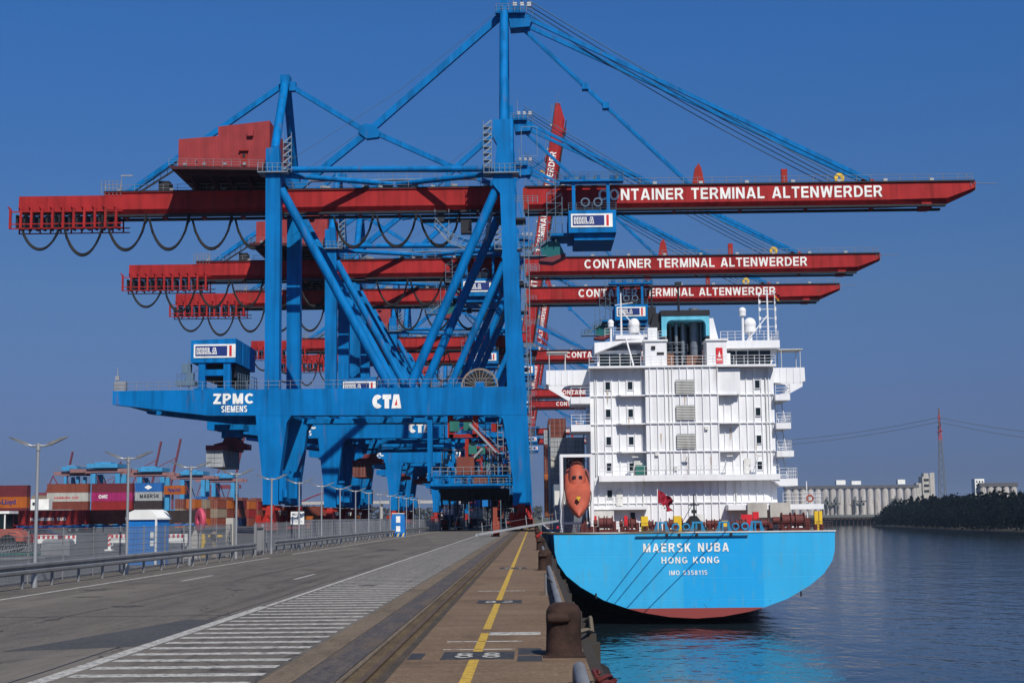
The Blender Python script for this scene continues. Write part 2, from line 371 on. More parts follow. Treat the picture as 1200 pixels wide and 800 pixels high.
def _glyph(ch, t):
    """width and strokes of a bold grotesque letter, height 1: ('s', straight leaning stroke), ('h', level bar), ('c', curved ribbon)"""
    i = t/2; w = .66
    S_ = lambda x0, y0, x1, y1: ('s', (x0, y0, x1, y1)); H_ = lambda x0, x1, y: ('h', (x0, x1, y)); C_ = lambda p: ('c', p)
    V_ = lambda x: S_(x, 0, x, 1)
    if ch == 'A': w = .78; return w, [S_(i*1.15, 0, w/2-.03, 1), S_(w-i*1.15, 0, w/2+.03, 1), H_(.2, w-.2, .27)]
    if ch == 'B': return .68, [V_(i), H_(i, .42, i), H_(i, .40, 1-i), H_(i, .40, .52), C_(_arc(.38, .755, .20, .245-i*.1-.03, -90, 90)), C_(_arc(.40, .28, .20, .27-i*.2-.04, -90, 90))]
    if ch in 'CG': 
        r = [C_(_arc(.39, .5, .39-i, .5-i, 42, 318, 24))]
        if ch == 'G': r += [H_(.42, .76, .42), S_(.76-i, .12, .76-i, .42)]
        return .76, r
    if ch in 'O0': w = .80 if ch == 'O' else .6; return w, [C_(_arc(w/2, .5, w/2-i, .5-i, 0, 360, 28))]
    if ch == 'D': return .72, [V_(i), H_(i, .34, i), H_(i, .34, 1-i), C_(_arc(.32, .5, .40-i, .5-i, -90, 90))]
    if ch == 'E': return .6, [V_(i), H_(i, .6, i), H_(i, .57, .51), H_(i, .6, 1-i)]
    if ch == 'H': return .70, [V_(i), V_(.70-i), H_(i, .70-i, .51)]
    if ch == 'I': return t, [V_(i)]
    if ch == '1': return .4, [V_(.4-i), S_(.08, .68, .4-i, .95)]
    if ch == 'J': return .5, [S_(.5-i, .3, .5-i, 1), C_(_arc(.25, .3, .25-i, .3-i, 180, 360))]
    if ch == 'K': return .72, [V_(i), S_(i+.02, .32, .60, 1), S_(.60, 0, .30, .56)]
    if ch == 'L': return .56, [V_(i), H_(i, .56, i)]
    if ch == 'M': return .84, [V_(i), V_(.84-i), S_(.42, 0, i+.03, 1), S_(.42, 0, .84-i-.03, 1)]
    if ch == 'N': return .70, [V_(i), V_(.70-i), S_(.70-i-.02, 0, i+.02, 1)]
    if ch == 'P': return .66, [V_(i), H_(i, .4, 1-i), H_(i, .4, .42), C_(_arc(.38, .71-i*.05, .28-i, .29-i+.02, -90, 90))]
    if ch == 'R': return .72, [V_(i), H_(i, .42, 1-i), H_(i, .42, .45), C_(_arc(.40, .725-i*.05, .28-i, .275-i+.02, -90, 90)), S_(.61, 0, .40, .45)]
    if ch in 'S5': 
        if ch == '5': return .6, [H_(.12, .56, 1-i), S_(.12, .5, .16, 1), C_(_arc(.29, .32, .31-i, .32-i, 120, -150))]
        return .66, [C_(_arc(.33, .735, .33-i, .265-i, 25, 265, 16)), C_(_arc(.33, .265, .33-i, .265-i+.01, 90, -155, 16))]
    if ch == 'T': return .64, [S_(.32, 0, .32, 1), H_(0, .64, 1-i)]
    if ch == 'U': return .70, [S_(i, .34, i, 1), S_(.70-i, .34, .70-i, 1), C_(_arc(.35, .35, .35-i, .35-i, 180, 360))]
    if ch == 'W': return 1.0, [S_(.25, 0, i*1.1, 1), S_(.25, 0, .5, 1), S_(.75, 0, .5, 1), S_(.75, 0, 1-i*1.1, 1)]
    if ch == 'Y': return .7, [S_(.35, 0, .35, .45), S_(.35, .4, .06, 1), S_(.35, .4, .64, 1)]
    if ch == 'Z': return .62, [H_(0, .62, i), H_(0, .62, 1-i), S_(.1, .05, .52, .95)]
    if ch == '8': return .6, [C_(_arc(.3, .745, .27-i, .255-i, 0, 360, 20)), C_(_arc(.3, .275, .30-i, .275-i, 0, 360, 20))]
    if ch == '9': return .6, [C_(_arc(.3, .68, .3-i, .32-i, 0, 360, 20)), C_(_arc(.28, .36, .32-i, .36-i, 0, -140, 12))]
    if ch == '3': return .6, [C_(_arc(.28, .745, .26-i, .255-i, 150, -90, 14)), C_(_arc(.28, .275, .30-i, .275-i, 90, -150, 14))]
    if ch == '2': return .6, [C_(_arc(.3, .70, .28-i, .30-i, 160, -20, 12)), S_(.08, .05, .52, .62), H_(0, .58, i)]
    return .34, []
def font_mb(s, wid, hei, thick, org):
    cu = bpy.data.curves.new('t', 'FONT'); cu.body = s; cu.offset = .03; cu.resolution_u = 3
    ob = bpy.data.objects.new('t', cu); COL.objects.link(ob)
    me = bpy.data.meshes.new_from_object(ob.evaluated_get(bpy.context.evaluated_depsgraph_get()))
    vs = [v.co.copy() for v in me.vertices]; fs = [tuple(p_.vertices) for p_ in me.polygons]
    bpy.data.objects.remove(ob); bpy.data.curves.remove(cu); bpy.data.meshes.remove(me)
    x0 = min(v.x for v in vs); x1 = max(v.x for v in vs); y0 = min(v.y for v in vs); y1 = max(v.y for v in vs)
    return MB().add([(org[0]+thick, org[1]+(v.x-x0)/(x1-x0)*wid, org[2]+(v.y-y0)/(y1-y0)*hei) for v in vs], fs)
def text_mb(s, wid, hei, bold=.02, thick=.03, mi=0, into=None, org=(0, 0, 0), plane='xz', rot=0, t=.2, gap=.14):
    """lettering as a mesh, fitted to a width and height; lower left corner at org; faces -Y (xz), +X (yz) or up (xy)"""
    mb = into or MB(); x = 0; quads = []
    for ch in s.upper():
        w_, st = _glyph(ch, t); lay = 0
        for k, d in st:
            lay += 1
            if k == 's':
                x0, y0, x1, y1 = d; L_ = math.hypot(x1-x0, y1-y0); h = t/2*L_/abs(y1-y0); quads.append(([(x+x0-h, y0), (x+x0+h, y0), (x+x1+h, y1), (x+x1-h, y1)], lay))
            elif k == 'h': quads.append(([(x+d[0], d[2]-t/2), (x+d[1], d[2]-t/2), (x+d[1], d[2]+t/2), (x+d[0], d[2]+t/2)], lay))
            else:
                n_ = len(d); nr = []
                for q in range(n_):
                    a, b = d[max(0, q-1)], d[min(n_-1, q+1)]
                    if d[0] == d[-1] or (abs(d[0][0]-d[-1][0]) < 1e-6 and abs(d[0][1]-d[-1][1]) < 1e-6):
                        a, b = d[(q-1) % (n_-1)], d[(q+1) % (n_-1)]
                    L_ = math.hypot(b[0]-a[0], b[1]-a[1]); nr.append((-(b[1]-a[1])/L_*t/2, (b[0]-a[0])/L_*t/2))
                for q in range(n_-1):
                    p, r_ = d[q], d[q+1]; u, v = nr[q], nr[q+1]
                    quads.append(([(x+p[0]+u[0], p[1]+u[1]), (x+p[0]-u[0], p[1]-u[1]), (x+r_[0]-v[0], r_[1]-v[1]), (x+r_[0]+v[0], r_[1]+v[1])], lay))
        x += w_+gap
    tot = x-gap
    for q, lay in quads:
        vs = []; th = thick+.0018*lay
        for a, b in q:
            a = a/tot*wid; b = b*hei
            vs.append((org[0]+a, org[1]-th, org[2]+b) if plane == 'xz' else ((org[0]+th, org[1]+a, org[2]+b) if plane == 'yz' else (org[0]+a, org[1]+b, org[2]+th)))
        mb.add(vs, [(0, 1, 2, 3)], mi)
    return mb

# ---------------------------------------------------------------- setting: ground, road, quay, water
WZ = -10.3
def sheet(name, x0, x1, y0, y1, z, mt): return struct(MB().add([(x0, y0, z), (x1, y0, z), (x1, y1, z), (x0, y1, z)], [(0, 1, 2, 3)]).build(name, mt))
sheet('ground', -9000, -13.0, -150, 9000, -.012, 'yard')
struct(MB().box(-13.6, -3.45, -150, 1500, -.3, 0).build('road', 'asphalt'))
sheet('road_shoulder', -16.6, -13.6, -150, 1500, 0.0, 'asphalt')
struct(MB().box(-1.85, .72, -150, 1500, -.3, 0).build('quay_apron', 'apron'))
o = MB(); o.box(-3.45, -3.02, -150, 1500, -.3, -.002); struct(o.build('rail_trench_edge', 'strip'))
struct(MB().box(-3.02, -2.50, -150, 1500, -.3, -.012).build('cover_plates', 'plates'))
struct(MB().box(-2.50, -1.99, -150, 1500, -.3, -.035).build('rail_groove', 'groove'))
struct(MB().box(-2.20, -2.12, -150, 1500, -.035, .006).build('crane_rail', 'railhead'))
struct(MB().box(-2.47, -2.40, -150, 1500, -.035, -.004).build('cable_slot_edge', 'strip'))
struct(MB().box(-1.99, -1.85, -150, 1500, -.3, -.02).build('groove_edge', ground_mat('groove_edge', (.05, .04, .03), (.08, .065, .05), 40, 1)))
struct(MB().box(.55, .75, -150, 1500, -14, -.31).build('quay_wall', 'quaywall'))
# water as one sheet
struct(MB().add([(.74, -300, WZ), (9000, -300, WZ), (9000, 9000, WZ), (.74, 9000, WZ)], [(0, 1, 2, 3)]).build('river', 'water'))
# far bank behind the silos
struct(MB().prism([(1500, -14), (1572, WZ+.3), (1574, -3), (1590, -2.4), (9000, -2.4), (9000, -14)], .76, 6000, 'x').build('far_bank', 'earth'))

mk = MB()
for a, b in ((15, 76.5), (84, 420)): mk.box(-13.92, -13.77, a, b, -.004, .005)
for y in (49.4, 59.5): pass
mk.box(-6.36, -6.12, 8, 34, -.004, .005); mk.box(-6.28, -6.14, 34.3, 300, -.004, .005)
for k in range(0, 1): 
    y0 = 49.2+12*k
    if y0 > 15: mk.box(-8.08, -7.95, y0, y0+4.3, -.004, .005)
for y0 in (48.6,): mk.box(-11.75, -11.62, y0, y0+4.6, -.004, .005)
struct(mk.build('lane_markings', 'roadwhite'))
mk = MB(); y = 11.0
rr = random.Random(3)
while y < 420:
    x1 = -3.52+.0*y
    wv = .36 if y < 45 else .30; sk = rr.uniform(-.03, .03)
    mk.add([(-6.05, y+sk, .0045), (x1, y-sk, .0045), (x1, y-sk+wv, .0045), (-6.05, y+sk+wv, .0045)], [(0, 1, 2, 3)])
    y += 1.0 if y < 200 else 2
struct(mk.build('hatched_markings', 'roadwhite'))
mk = MB()
ys = [(2, 20.9), (22.2, 25.6), (26.6, 34.2), (35.7, 56.8), (58.4, 600)]
for a, b in ys: mk.box(-.93, -.79, a, b, -.004, .005)
struct(mk.build('yellow_quay_line', 'roadyellow'))
mk = MB()
for a, b in ((20.95, 22.1), (34.3, 35.6), (56.9, 58.3)): mk.box(-1.35, -.3, a, b, -.004, .006)
mk.box(-1.95+.12, -1.62, 21.0, 21.9, -.004, .0065)
mk.box(-.25, .1, 21.6, 22.6, -.004, .006); mk.box(-.25, .1, 20.6, 21.4, -.004, .006)
struct(mk.build('number_fields', 'roadblack'))
mk = MB()
for s_, y in (('88', 21.1), ('82', 34.45), ('81', 57.1)): text_mb(s_, .95, .62, .03, .008, into=mk, org=(-.50, y, 0), plane='xy', rot=1) if False else text_mb(s_, .66, .80, .03, .008, into=mk, org=(-1.16, y, 0), plane='xy', t=.15, gap=.3)
mk.box(-1.42, -.2, 23.9, 23.98, -.004, .005); mk.box(-.78, .1, 25.2, 25.75, -.004, .005)
mk.box(-1.55, -.25, 40, 40.12, -.004, .005); mk.box(-1.4, -.3, 22.5, 22.55, -.004, .005)
struct(mk.build('quay_numbers', 'roadwhite'))
mk = MB(); rs = random.Random(21)
for x_, y0_, y1_ in ((-9.9, 10, 260), (-6.62, 12, 70)):
    y_ = y0_; px_ = x_
    while y_ < y1_:
        nx_ = x_+rs.uniform(-.04, .04); st_ = rs.uniform(1.5, 3)
        if rs.random() < .8: mk.add([(px_-.018, y_, .0025), (px_+.018, y_, .0025), (nx_+.018, y_+st_, .0025), (nx_-.018, y_+st_, .0025)], [(0, 1, 2, 3)])
        y_ += st_; px_ = nx_
for y_ in (31, 47, 66.5, 90): 
    x_ = -13.6
    while x_ < -6.6: mk.add([(x_, y_+rs.uniform(-.04, .0), .0028), (x_+.9, y_+rs.uniform(-.04, 0), .0028), (x_+.9, y_+.04, .0028), (x_, y_+.04, .0028)], [(0, 1, 2, 3)]); x_ += .9
struct(mk.build('tar_seams', 'dark'))
mk = MB()
for x_, y_ in ((-12.9, 43), (-8.9, 58), (-5.0, 44)): mk.add([(x_+.3*math.cos(t), y_+.3*math.sin(t), .006) for t in [k*math.pi/10 for k in range(20)]], [tuple(range(20))])
struct(mk.build('manhole_covers', 'plates'))
# darker repair patch and oil stains on the road
mk = MB()
mk.add([(-8.3, 22.9, .003), (-6.4, 23.6, .003), (-6.4, 29.5, .003), (-7.0, 29.9, .003)], [(0, 1, 2, 3)])
struct(mk.build('asphalt_repair', ground_mat('asphalt_repair', (.055, .056, .06), (.075, .076, .08), 38, .5)))
mk = MB()
for cx, cy, rx, ry in ((-9.6, 34.6, .42, .5), (-9.9, 30.2, .16, .35), (-9.9, 27, .12, .4), (-8.5, 42, .22, .35), (-11.9, 39.0, .4, .3), (-9.3, 93, .8, 3)):
    mk.add([(cx+rx*math.cos(t)*rr.uniform(.45, 1.3), cy+ry*math.sin(t)*rr.uniform(.45, 1.3), .0035) for t in [i*math.pi/9 for i in range(18)]], [tuple(range(18))])
struct(mk.build('oil_stains', ground_mat('oil_stains', (.05, .047, .043), (.085, .08, .075), 30, 3)))

# quay furniture ------------------------------------------------------------
def make_bollard():
    r = thing('bollard', 'x', 'bollard')
    b = MB(); prof = []
    # rounded body with a hooked head leaning landwards
    rings = []
    for z, sx, sy, ox in ((0, .30, .30, 0), (.03, .275, .28, 0), (.08, .26, .27, 0), (.40, .25, .26, 0), (.55, .255, .27, 0), (.64, .25, .26, 0), (.71, .215, .22, 0), (.755, .14, .15, 0), (.765, .01, .01, 0)):
        ring = []
        for k in range(28):
            t = 2*math.pi*k/28; c, s2 = math.cos(t), math.sin(t)
            e = .75
            ring.append((ox+sx*math.copysign(abs(c)**e, c), sy*math.copysign(abs(s2)**e, s2), z))
        rings.append(ring)
    b.loft(rings); b.build('bollard_body', 'rust', r, smooth=True)
    h = MB(); rg = []
    for x, s_ in ((-.25, .02), (-.23, .06), (-.18, .08), (-.02, .085), (.06, .075), (.10, .03)):
        rg.append([(x, -.24+s_*1.1*math.cos(2*math.pi*k/14), .55+s_*math.sin(2*math.pi*k/14)) for k in range(14)])
    h.loft(rg); h.build('horn', 'rust', r, smooth=True)
    h = MB(); h.box(-.30, .30, -.36, .36, -.0, .02); h.build('base_plate', 'rust', r)
    return r
b0 = make_bollard()
bl_lab = ['large rusty mooring bollard nearest the camera on the quay edge', 'second rusty mooring bollard from the camera on the quay edge', 'third rusty mooring bollard from the camera, beside the ship stern corner', 'fourth rusty mooring bollard from the camera, holding the stern ropes', 'distant rusty mooring bollard beyond the gangway', 'farthest rusty mooring bollard along the quay edge']
for i, (y, lb) in enumerate(zip((21.4, 55.2, 88, 138, 171, 204), bl_lab)):
    o = b0 if i == 0 else dup(b0)
    o.location = (.42, y, 0); o['label'] = lb; o['group'] = 'mooring bollards along the quay edge'
# edge pipes (tubular nosing between bollards) with timber and tyre fenders outside
def make_edge(y0, y1, lb):
    r = thing('edge_pipe', lb, 'edge pipe', (.5, y0, 0), 'steel pipes along the quay edge'); L_ = y1-y0
    b = MB(); b.path([(0, 0, -.05), (0, .05, .16), (0, .3, .22), (.02, L_-.3, .22), (.02, L_-.05, .16), (.02, L_, -.05)], .075, 12); b.build('pipe', 'rail', r, smooth=True)
    b = MB()
    for k in range(int(L_/3)): b.box(-.04, .04, 1+k*3, 1.08+k*3, 0, .2)
    b.build('bracket', 'rust', r)
for a, b_, lb in ((12, 17.8, 'grey edge pipe in the lower right corner before the nearest bollard'), (23, 52, 'long grey edge pipe between the first and second bollards'), (57, 86, 'edge pipe between the second and third bollards'), (91, 135, 'far edge pipe between the third and fourth bollards')): make_edge(a, b_, lb)
fl = ['black fender tyre hanging at the quay edge in the lower right corner', 'fender tyre with a rope hanging beside the first bollard', 'fender tyre hanging behind the first bollard', 'fender tyre hanging halfway to the second bollard', 'fender tyre hanging just before the second bollard', 'fender tyre hanging beside the second bollard', 'fender tyre hanging beyond the second bollard', 'fender tyre hanging near the third bollard', 'fender tyre hanging past the third bollard', 'farthest fender tyre before the ship corner']
ty = MB(); rg = []
for k in range(20):
    t = 2*math.pi*k/20; rg.append([(.15*math.cos(q)*1.0, (.34+.13*math.sin(q))*math.cos(t), (.34+.13*math.sin(q))*math.sin(t)) for q in [2*math.pi*j/10 for j in range(10)]])
ty.loft(rg+[rg[0]], caps=False); tmesh = ty.build('fender_tyre', 'rubber', smooth=True)
for i, (y, lb) in enumerate(zip((16.2, 21.5, 28, 36, 46, 55, 66, 80, 95, 112), fl)):
    o = tmesh if i == 0 else tmesh.copy()
    if i: COL.objects.link(o)
    o.location = (.94, y, -.66+.08*math.sin(i*2.1)); o.rotation_euler = (R(10*i), 0, R(6*math.sin(i*2))); tag(o, lb, 'tyre', 'tyres hung as fenders along the quay edge')
ed = MB(); ed.box(.755, .93, -20, 160, -1.6, -.10)
re_ = random.Random(2)
for k in range(90): yy_ = 10+k*1.6+re_.uniform(-.4, .4); ed.box(.932, 1.0+re_.uniform(0, .12), yy_, yy_+re_.uniform(.2, .5), -2.6, -.2+re_.uniform(-.3, .12))
tag(ed.build('timber_fender', 'wood'), 'dark weathered timber fender running along the quay edge', 'fender')
# loose rope / orange netting by the first bollard
rp = MB(); pts = []
for i in range(60): t = i/59; pts.append((.80+.10*math.sin(t*25), 15.6+2.2*t+.2*math.sin(t*40), .10+.06*math.cos(t*33)))
rp.path(pts, .03, 6); tag(rp.build('coiled_rope', M['winch']), 'rusty red rope heap on the quay edge in the lower right corner', 'rope')
rp = MB(); rp.path([(.62, 24, .1), (.9, 25.5, .05), (1.05, 27, -.1), (1.1, 29, .02), (1.0, 31, -.25), (1.05, 33, -.9)], .04, 6)
tag(rp.build('slack_rope', 'rope'), 'pale slack rope lying over the quay edge behind the first bollard', 'rope')
hp = MB(); hp.tube((.30, 37.5, 0), (.30, 37.5, .55), .02, n=6); hp.tube((.30, 38.8, 0), (.30, 38.8, .5), .02, n=6); hp.tube((.30, 37.5, .5), (.62, 39.5, .12), .025, n=6)
tag(hp.build('ladder_handle', 'rail'), 'thin bent grab rail of a quay ladder behind the first bollard', 'grab rail')

# ---------------------------------------------------------------- container ship
SH = thing('container_ship', 'light blue container ship with white accommodation block moored stern first', 'ship', (18.3, 167, WZ))
def sp(mb, name, mats, parent=None, **k):
    return mb.build(name, mats, SH, loc=(-18.3, -167, -WZ), **k)
CX = 18.3
def profile(B, zb, kk, top=0.0):
    base = [(1, 0), (.994, -.22), (.975, -.34), (.9125, -.49), (.8125, -.625), (.65, -.78), (.48, -.88), (.375, -.927), (.19, -.98), (0, -1)]
    boxy = [(1, 0), (1, -.3), (1, -.5), (1, -.7), (.995, -.85), (.97, -.94), (.90, -.985), (.7, -1), (.3, -1), (0, -1)]
    h = [((a[0]*(1-kk)+b_[0]*kk)*B, (a[1]*(1-kk)+b_[1]*kk)*(-zb)+top) for a, b_ in zip(base, boxy)]
    return [(-x, z) for x, z in h]+[(x, z) for x, z in reversed(h[:-1])]
hb = MB(); rings = []
for y, B, zb, kk in ((167, 16, -9.6, 0), (172, 16.0, -9.9, 0), (180, 15.9, -10.8, 0), (195, 15.9, -13, 0), (225, 16.1, -17.5, .3), (270, 16.1, -19.5, 1), (390, 16.1, -19.5, 1), (420, 12, -19.5, .6), (440, 6, -19, .3), (455, .6, -18, 0)):
    rings.append([(CX+x, y, z) for x, z in profile(B, zb, kk, -.02)])
hb.loft(rings)
sp(hb, 'hull', 'hull', smooth=True)
d = MB(); d.box(2.2, 34.4, 166.9, 167.35, -.02, .12); d.box(2.15, 2.5, 167.35, 390, -.02, .10); d.box(34.1, 34.45, 167.35, 390, -.02, .10)
sp(d, 'sheer_strake', 'offwhite')
d = MB(); d.box(2.5, 34.1, 167.35, 390, -.01, .02); sp(d, 'deck', mat('deck_paint', (.13, .075, .06), .7))
d = MB(); d.box(11.6, 24.4, 166.72, 166.9, -.42, -.34); 
for x in (15.2, 16.6, 18.6, 22.5): d.box(x-.12, x+.12, 166.7, 166.9, -.34, -.02); 
sp(d, 'stern_fender_bar', 'dark')
for tw, wd_, hg_, ox_, oz_, tt in (('MAERSK NUBA', 9.75, .98, 12.45, -2.15, .19), ('HONG KONG', 6.55, .74, 14.5, -3.45, .17), ('IMO 9358115', 4.3, .52, 15.35, -4.75, .15)):
    sp(text_mb(tw, wd_, hg_, org=(ox_, 166.97, oz_), t=tt, gap=.24), 'lettering', 'letter')
dm = MB()
for x in (7.0, 30.2): dm.tube((x, 166.95, -7.3), (x, 166.95, -6.7), .1, n=6)
sp(dm, 'draught_marks', 'dark')

# superstructure walls with stiffeners
YA = 183.0
wl = MB(); wl.box(7.4, 30.75, YA+1.3, 200, 0, 20.55); wl.box(14.35, 23.55, YA, YA+1.3, 6.3, 20.55)
# sloped transitions between the central trunk and the sides
wl.prism([(23.55, YA+1.3), (23.55, YA+.35), (26.4, YA+.35), (26.4, YA+.6), (24.0, YA+1.3)], 17.1, 20.4, 'z')
for z0, z1 in ((3.6, 6.2), (7.4, 9.9), (10, 13.4), (13.5, 17.05)):
    pass
for x in [8.25+.95*i for i in range(24)]:
    y_ = YA if 14.35 < x < 23.55 else YA+1.3
    wl.box(x-.05, x+.05, y_-.17, y_, 7.0, 20.5); wl.box(x-.05, x+.05, YA+1.13, YA+1.3, 0, 6.2)
for z in (17.1, 13.5, 9.95, 3.55):
    wl.box(7.4, 14.30, YA+1.12, YA+1.3, z-.06, z+.08); wl.box(14.35, 23.55, YA-.2 if z > 7 else YA+1.12, YA if z > 7 else YA+1.3, z-.06, z+.09); wl.box(23.6, 30.75, YA+1.12, YA+1.3, z-.06, z+.08)
for z in (17.1, 13.5, 9.95):            # shelf corners beside the trunk
    for sx, x0, x1 in ((1, 10.6, 14.3), (-1, 23.6, 26.4)):
        wl.prism([(x0, YA+1.25), (x0+.6, YA+.1), (x1, YA+.1), (x1, YA+1.25)] if sx == 1 else [(x0, YA+1.25), (x0, YA+.1), (x1-.6, YA+.1), (x1, YA+1.25)], z-.1, z+.06, 'z')
sp(wl, 'accommodation', 'white')
# small windows
for x, y_, zs in ((9.67, YA+1.3, (18.4, 14.9, 11.4, 8.1, 4.7, 1.9)), (12.52, YA+1.3, (18.4, 14.9, 11.4, 8.1, 1.9)), (28.67, YA+1.3, (18.4, 14.9, 11.4, 8.1))):
    for z in zs:
        b = MB(); b.box(x-.3, x+.3, y_-.11, y_-.02, z-.5, z+.5); wo = sp(b, 'window', 'glass')
        b = MB(); b.box(x-.38, x-.3, y_-.13, y_, z-.58, z+.58); b.box(x+.3, x+.38, y_-.13, y_, z-.58, z+.58); b.box(x-.3, x+.3, y_-.13, y_, z+.5, z+.58); b.box(x-.3, x+.3, y_-.16, y_, z-.58, z-.5)
        b.build('window_frame', 'white', wo)
for z in (18.0, 14.8, 11.2):            # louvres
    b = MB(); b.box(18.15, 20.5, YA-.22, YA-.18, z-.9, z+.9, 1)
    for k in range(9): b.box(18.15, 20.5, YA-.32, YA-.22, z-.88+k*.2, z-.77+k*.2, 0)
    sp(b, 'louvre', ['offwhite', 'dark'])
# platforms, ledges, balconies with railings
def deck_part(x0, x1, y0, y1, z0, z1, rails=None, h=1.1):
    b = MB(); b.box(x0, x1, y0, y1, z0, z1); o = sp(b, 'platform', 'white')
    if rails:
        q = MB(); q.rail(rails, h, 1.2, .035, 3); q.build('railing', 'white', o)
    return o
deck_part(8.3, 30.9, YA-.5, YA+1.3, 6.25, 7.0)
deck_part(30.9, 33.1, YA-.35, 190, 5.5, 6.4, [(30.9, YA-.3, 6.4), (33.05, YA-.3, 6.4), (33.05, 190, 6.4)], 1.3)
b = MB(); b.prism([(30.0, 6.25), (30.9, 5.5), (30.9, 6.25)], YA-.35, YA+1.2); sp(b, 'bracket', 'white')
deck_part(7.6, 14.3, YA-.1, YA+1.2, 2.75, 3.15, [(8.2, YA, 3.15), (14.2, YA, 3.15)])
for z in (13.4, 9.9, 17.0):
    deck_part(30.75, 32.6+(.25 if z < 12 else 0), YA+.2, 190, z-.75, z, [(30.8, YA+.25, z), (32.6, YA+.25, z), (32.6, 190, z)], 1.25)
for z in (13.45,): deck_part(4.9, 7.4, YA+.2, 190, z-.85, z, [(4.95, YA+.25, z), (7.35, YA+.25, z)], 1.25)
for z in (16.95,): deck_part(4.9, 7.4, YA+.2, 190, z-.85, z, [(4.95, YA+.25, z), (7.35, YA+.25, z)], 1.2)
# outside stairs between balconies (right side) and stairs on the left
for x0, zs in ((31.3, (6.4, 9.9, 13.4)), (5.6, (13.45,))):
    for z in zs:
        b = MB()
        for k in range(11): b.box(x0, x0+.9, 184.8+k*.28, 185.1+k*.28, z+.25+k*.29, z+.30+k*.29)
        b.bar((x0, 184.8, z+.2), (x0, 188, z+3.4), .06, .25); b.bar((x0+.9, 184.8, z+.2), (x0+.9, 188, z+3.4), .06, .25)
        sp(b, 'stair', 'white')
# bridge deck slab and wings
b = MB(); b.box(7.2, 30.9, YA-.25, 200, 20.55, 20.8)
sp(b, 'bridge_deck', 'white')
for s_ in (-1, 1):
    b = MB()
    def X_(x): return CX+s_*(x-CX)+(.55*max(0, min(1, (x-31)/3.5)) if s_ > 0 else 0)
    # wing body: parapet box, and bracket below
    b.prism([(X_(30.9), 20.75), (X_(34.7), 20.75), (X_(34.75), 19.0), (X_(34.2), 18.8), (X_(30.9), 18.8)], 187, 187.25)
    b.prism([(X_(30.9), 20.75), (X_(34.7), 20.75), (X_(34.75), 18.9), (X_(30.9), 18.9)], 191.5, 191.7)
    b.box(min(X_(34.6), X_(34.75)), max(X_(34.6), X_(34.75)), 187.25, 191.5, 18.9, 20.75); b.box(min(X_(30.9), X_(34.6)), max(X_(30.9), X_(34.6)), 187.25, 191.5, 18.9, 19.1)
    b.prism([(X_(34.4), 18.8), (X_(34.4), 18.3), (X_(31.3), 16.4), (X_(30.8), 16.4), (X_(30.8), 17.0), (X_(32.4), 17.5), (X_(32.8), 18.1), (X_(32.4), 18.6), (X_(31.6), 18.8)], 187.02, 187.22)
    for k in range(5): x = X_(31.2+.75*k); b.box(x-.04, x+.04, 186.93, 187, 18.8, 20.7)
    if s_ < 0: b.box(5.7, 7.4, 187, 187.25, 18.8, 20.75); b.box(5.7, 7.4, 187.25, 191.5, 18.9, 19.1)
    o = sp(b, 'bridge_wing', 'white')
    b = MB()
    for x in (X_(32.2), X_(34.3)): b.tube((x, 187.4, 20.75), (x, 187.4, 23.1), .05, n=6); b.tube((x, 190.4, 20.75), (x, 190.4, 23.1), .05, n=6)
    b.box(min(X_(31.9), X_(34.6)), max(X_(31.9), X_(34.6)), 187.2, 190.7, 23.1, 23.2); b.build('awning', 'offwhite', o)
# bridge house
b = MB()
b.prism([(24.6, 20.8), (31.2, 20.8), (31.2, 21.4), (32.0, 23.2), (32.0, 23.9), (24.6, 23.9)], 188, 198); b.box(24.4, 32.1, 186.6, 198, 23.3, 24.3)
sp(b, 'wheelhouse', 'white')
for k in range(4):
    b = MB(); b.box(25.2+k*1.5, 25.2+k*1.5+1.36, 187.9, 187.99, 21.4, 23.1); sp(b, 'bridge_window', 'glass')
b = MB(); b.box(8.6, 14.4, 188.5, 198, 20.8, 23.4); b.prism([(8.2, 22.9), (11.9, 24.3), (14.9, 24.3), (14.9, 24.75), (8.2, 24.3)], 187.2, 196)
sp(b, 'wheelhouse', 'white')
for k in range(4):
    b = MB(); b.box(8.9+k*1.35, 8.9+k*1.35+1.25, 188.38, 188.49, 21.0, 22.9); sp(b, 'bridge_window', 'glass')
# side blocks by the funnel
b = MB(); b.box(22.35, 24.9, 184, 188, 20.8, 24.0); b.box(22.2, 25.1, 183.8, 188.2, 24.0, 24.22); b.prism([(23.05, 24.22), (24.2, 24.22), (23.55, 27.2), (23.05, 27.2)], 186.2, 190); b.box(24.9, 25.6, 186, 188, 20.8, 22.6)
sp(b, 'funnel_block', 'white')
b = MB(); b.box(14.5, 17.25, 184, 188, 20.8, 24.0); b.box(14.3, 17.4, 183.8, 188.2, 24.0, 24.22); b.box(15.0, 16.2, 185, 186.5, 24.22, 25.9)
sp(b, 'funnel_block', 'white')
b = MB(); b.box(23.5, 24.35, 183.9, 183.99, 21.1, 23.1); sp(b, 'red_door', 'signred')
b = MB(); b.prism([(23.75, 21.9), (24.1, 21.9), (23.92, 22.7)], 183.86, 183.89); b.box(23.6, 24.25, 183.86, 183.89, 21.5, 21.62); sp(b, 'door_marking', 'letter')
b = MB(); b.box(15.3, 15.8, 183.8, 183.99, 23.0, 23.4); b.box(16.0, 16.9, 183.9, 183.99, 22.3, 22.6); sp(b, 'floodlight', 'dark')
b = MB(); b.prism([(15.4, 25.9), (16.8, 25.9), (16.8, 28.0), (15.9, 28.0)], 186.6, 190); sp(b, 'dark_casing', 'dark')
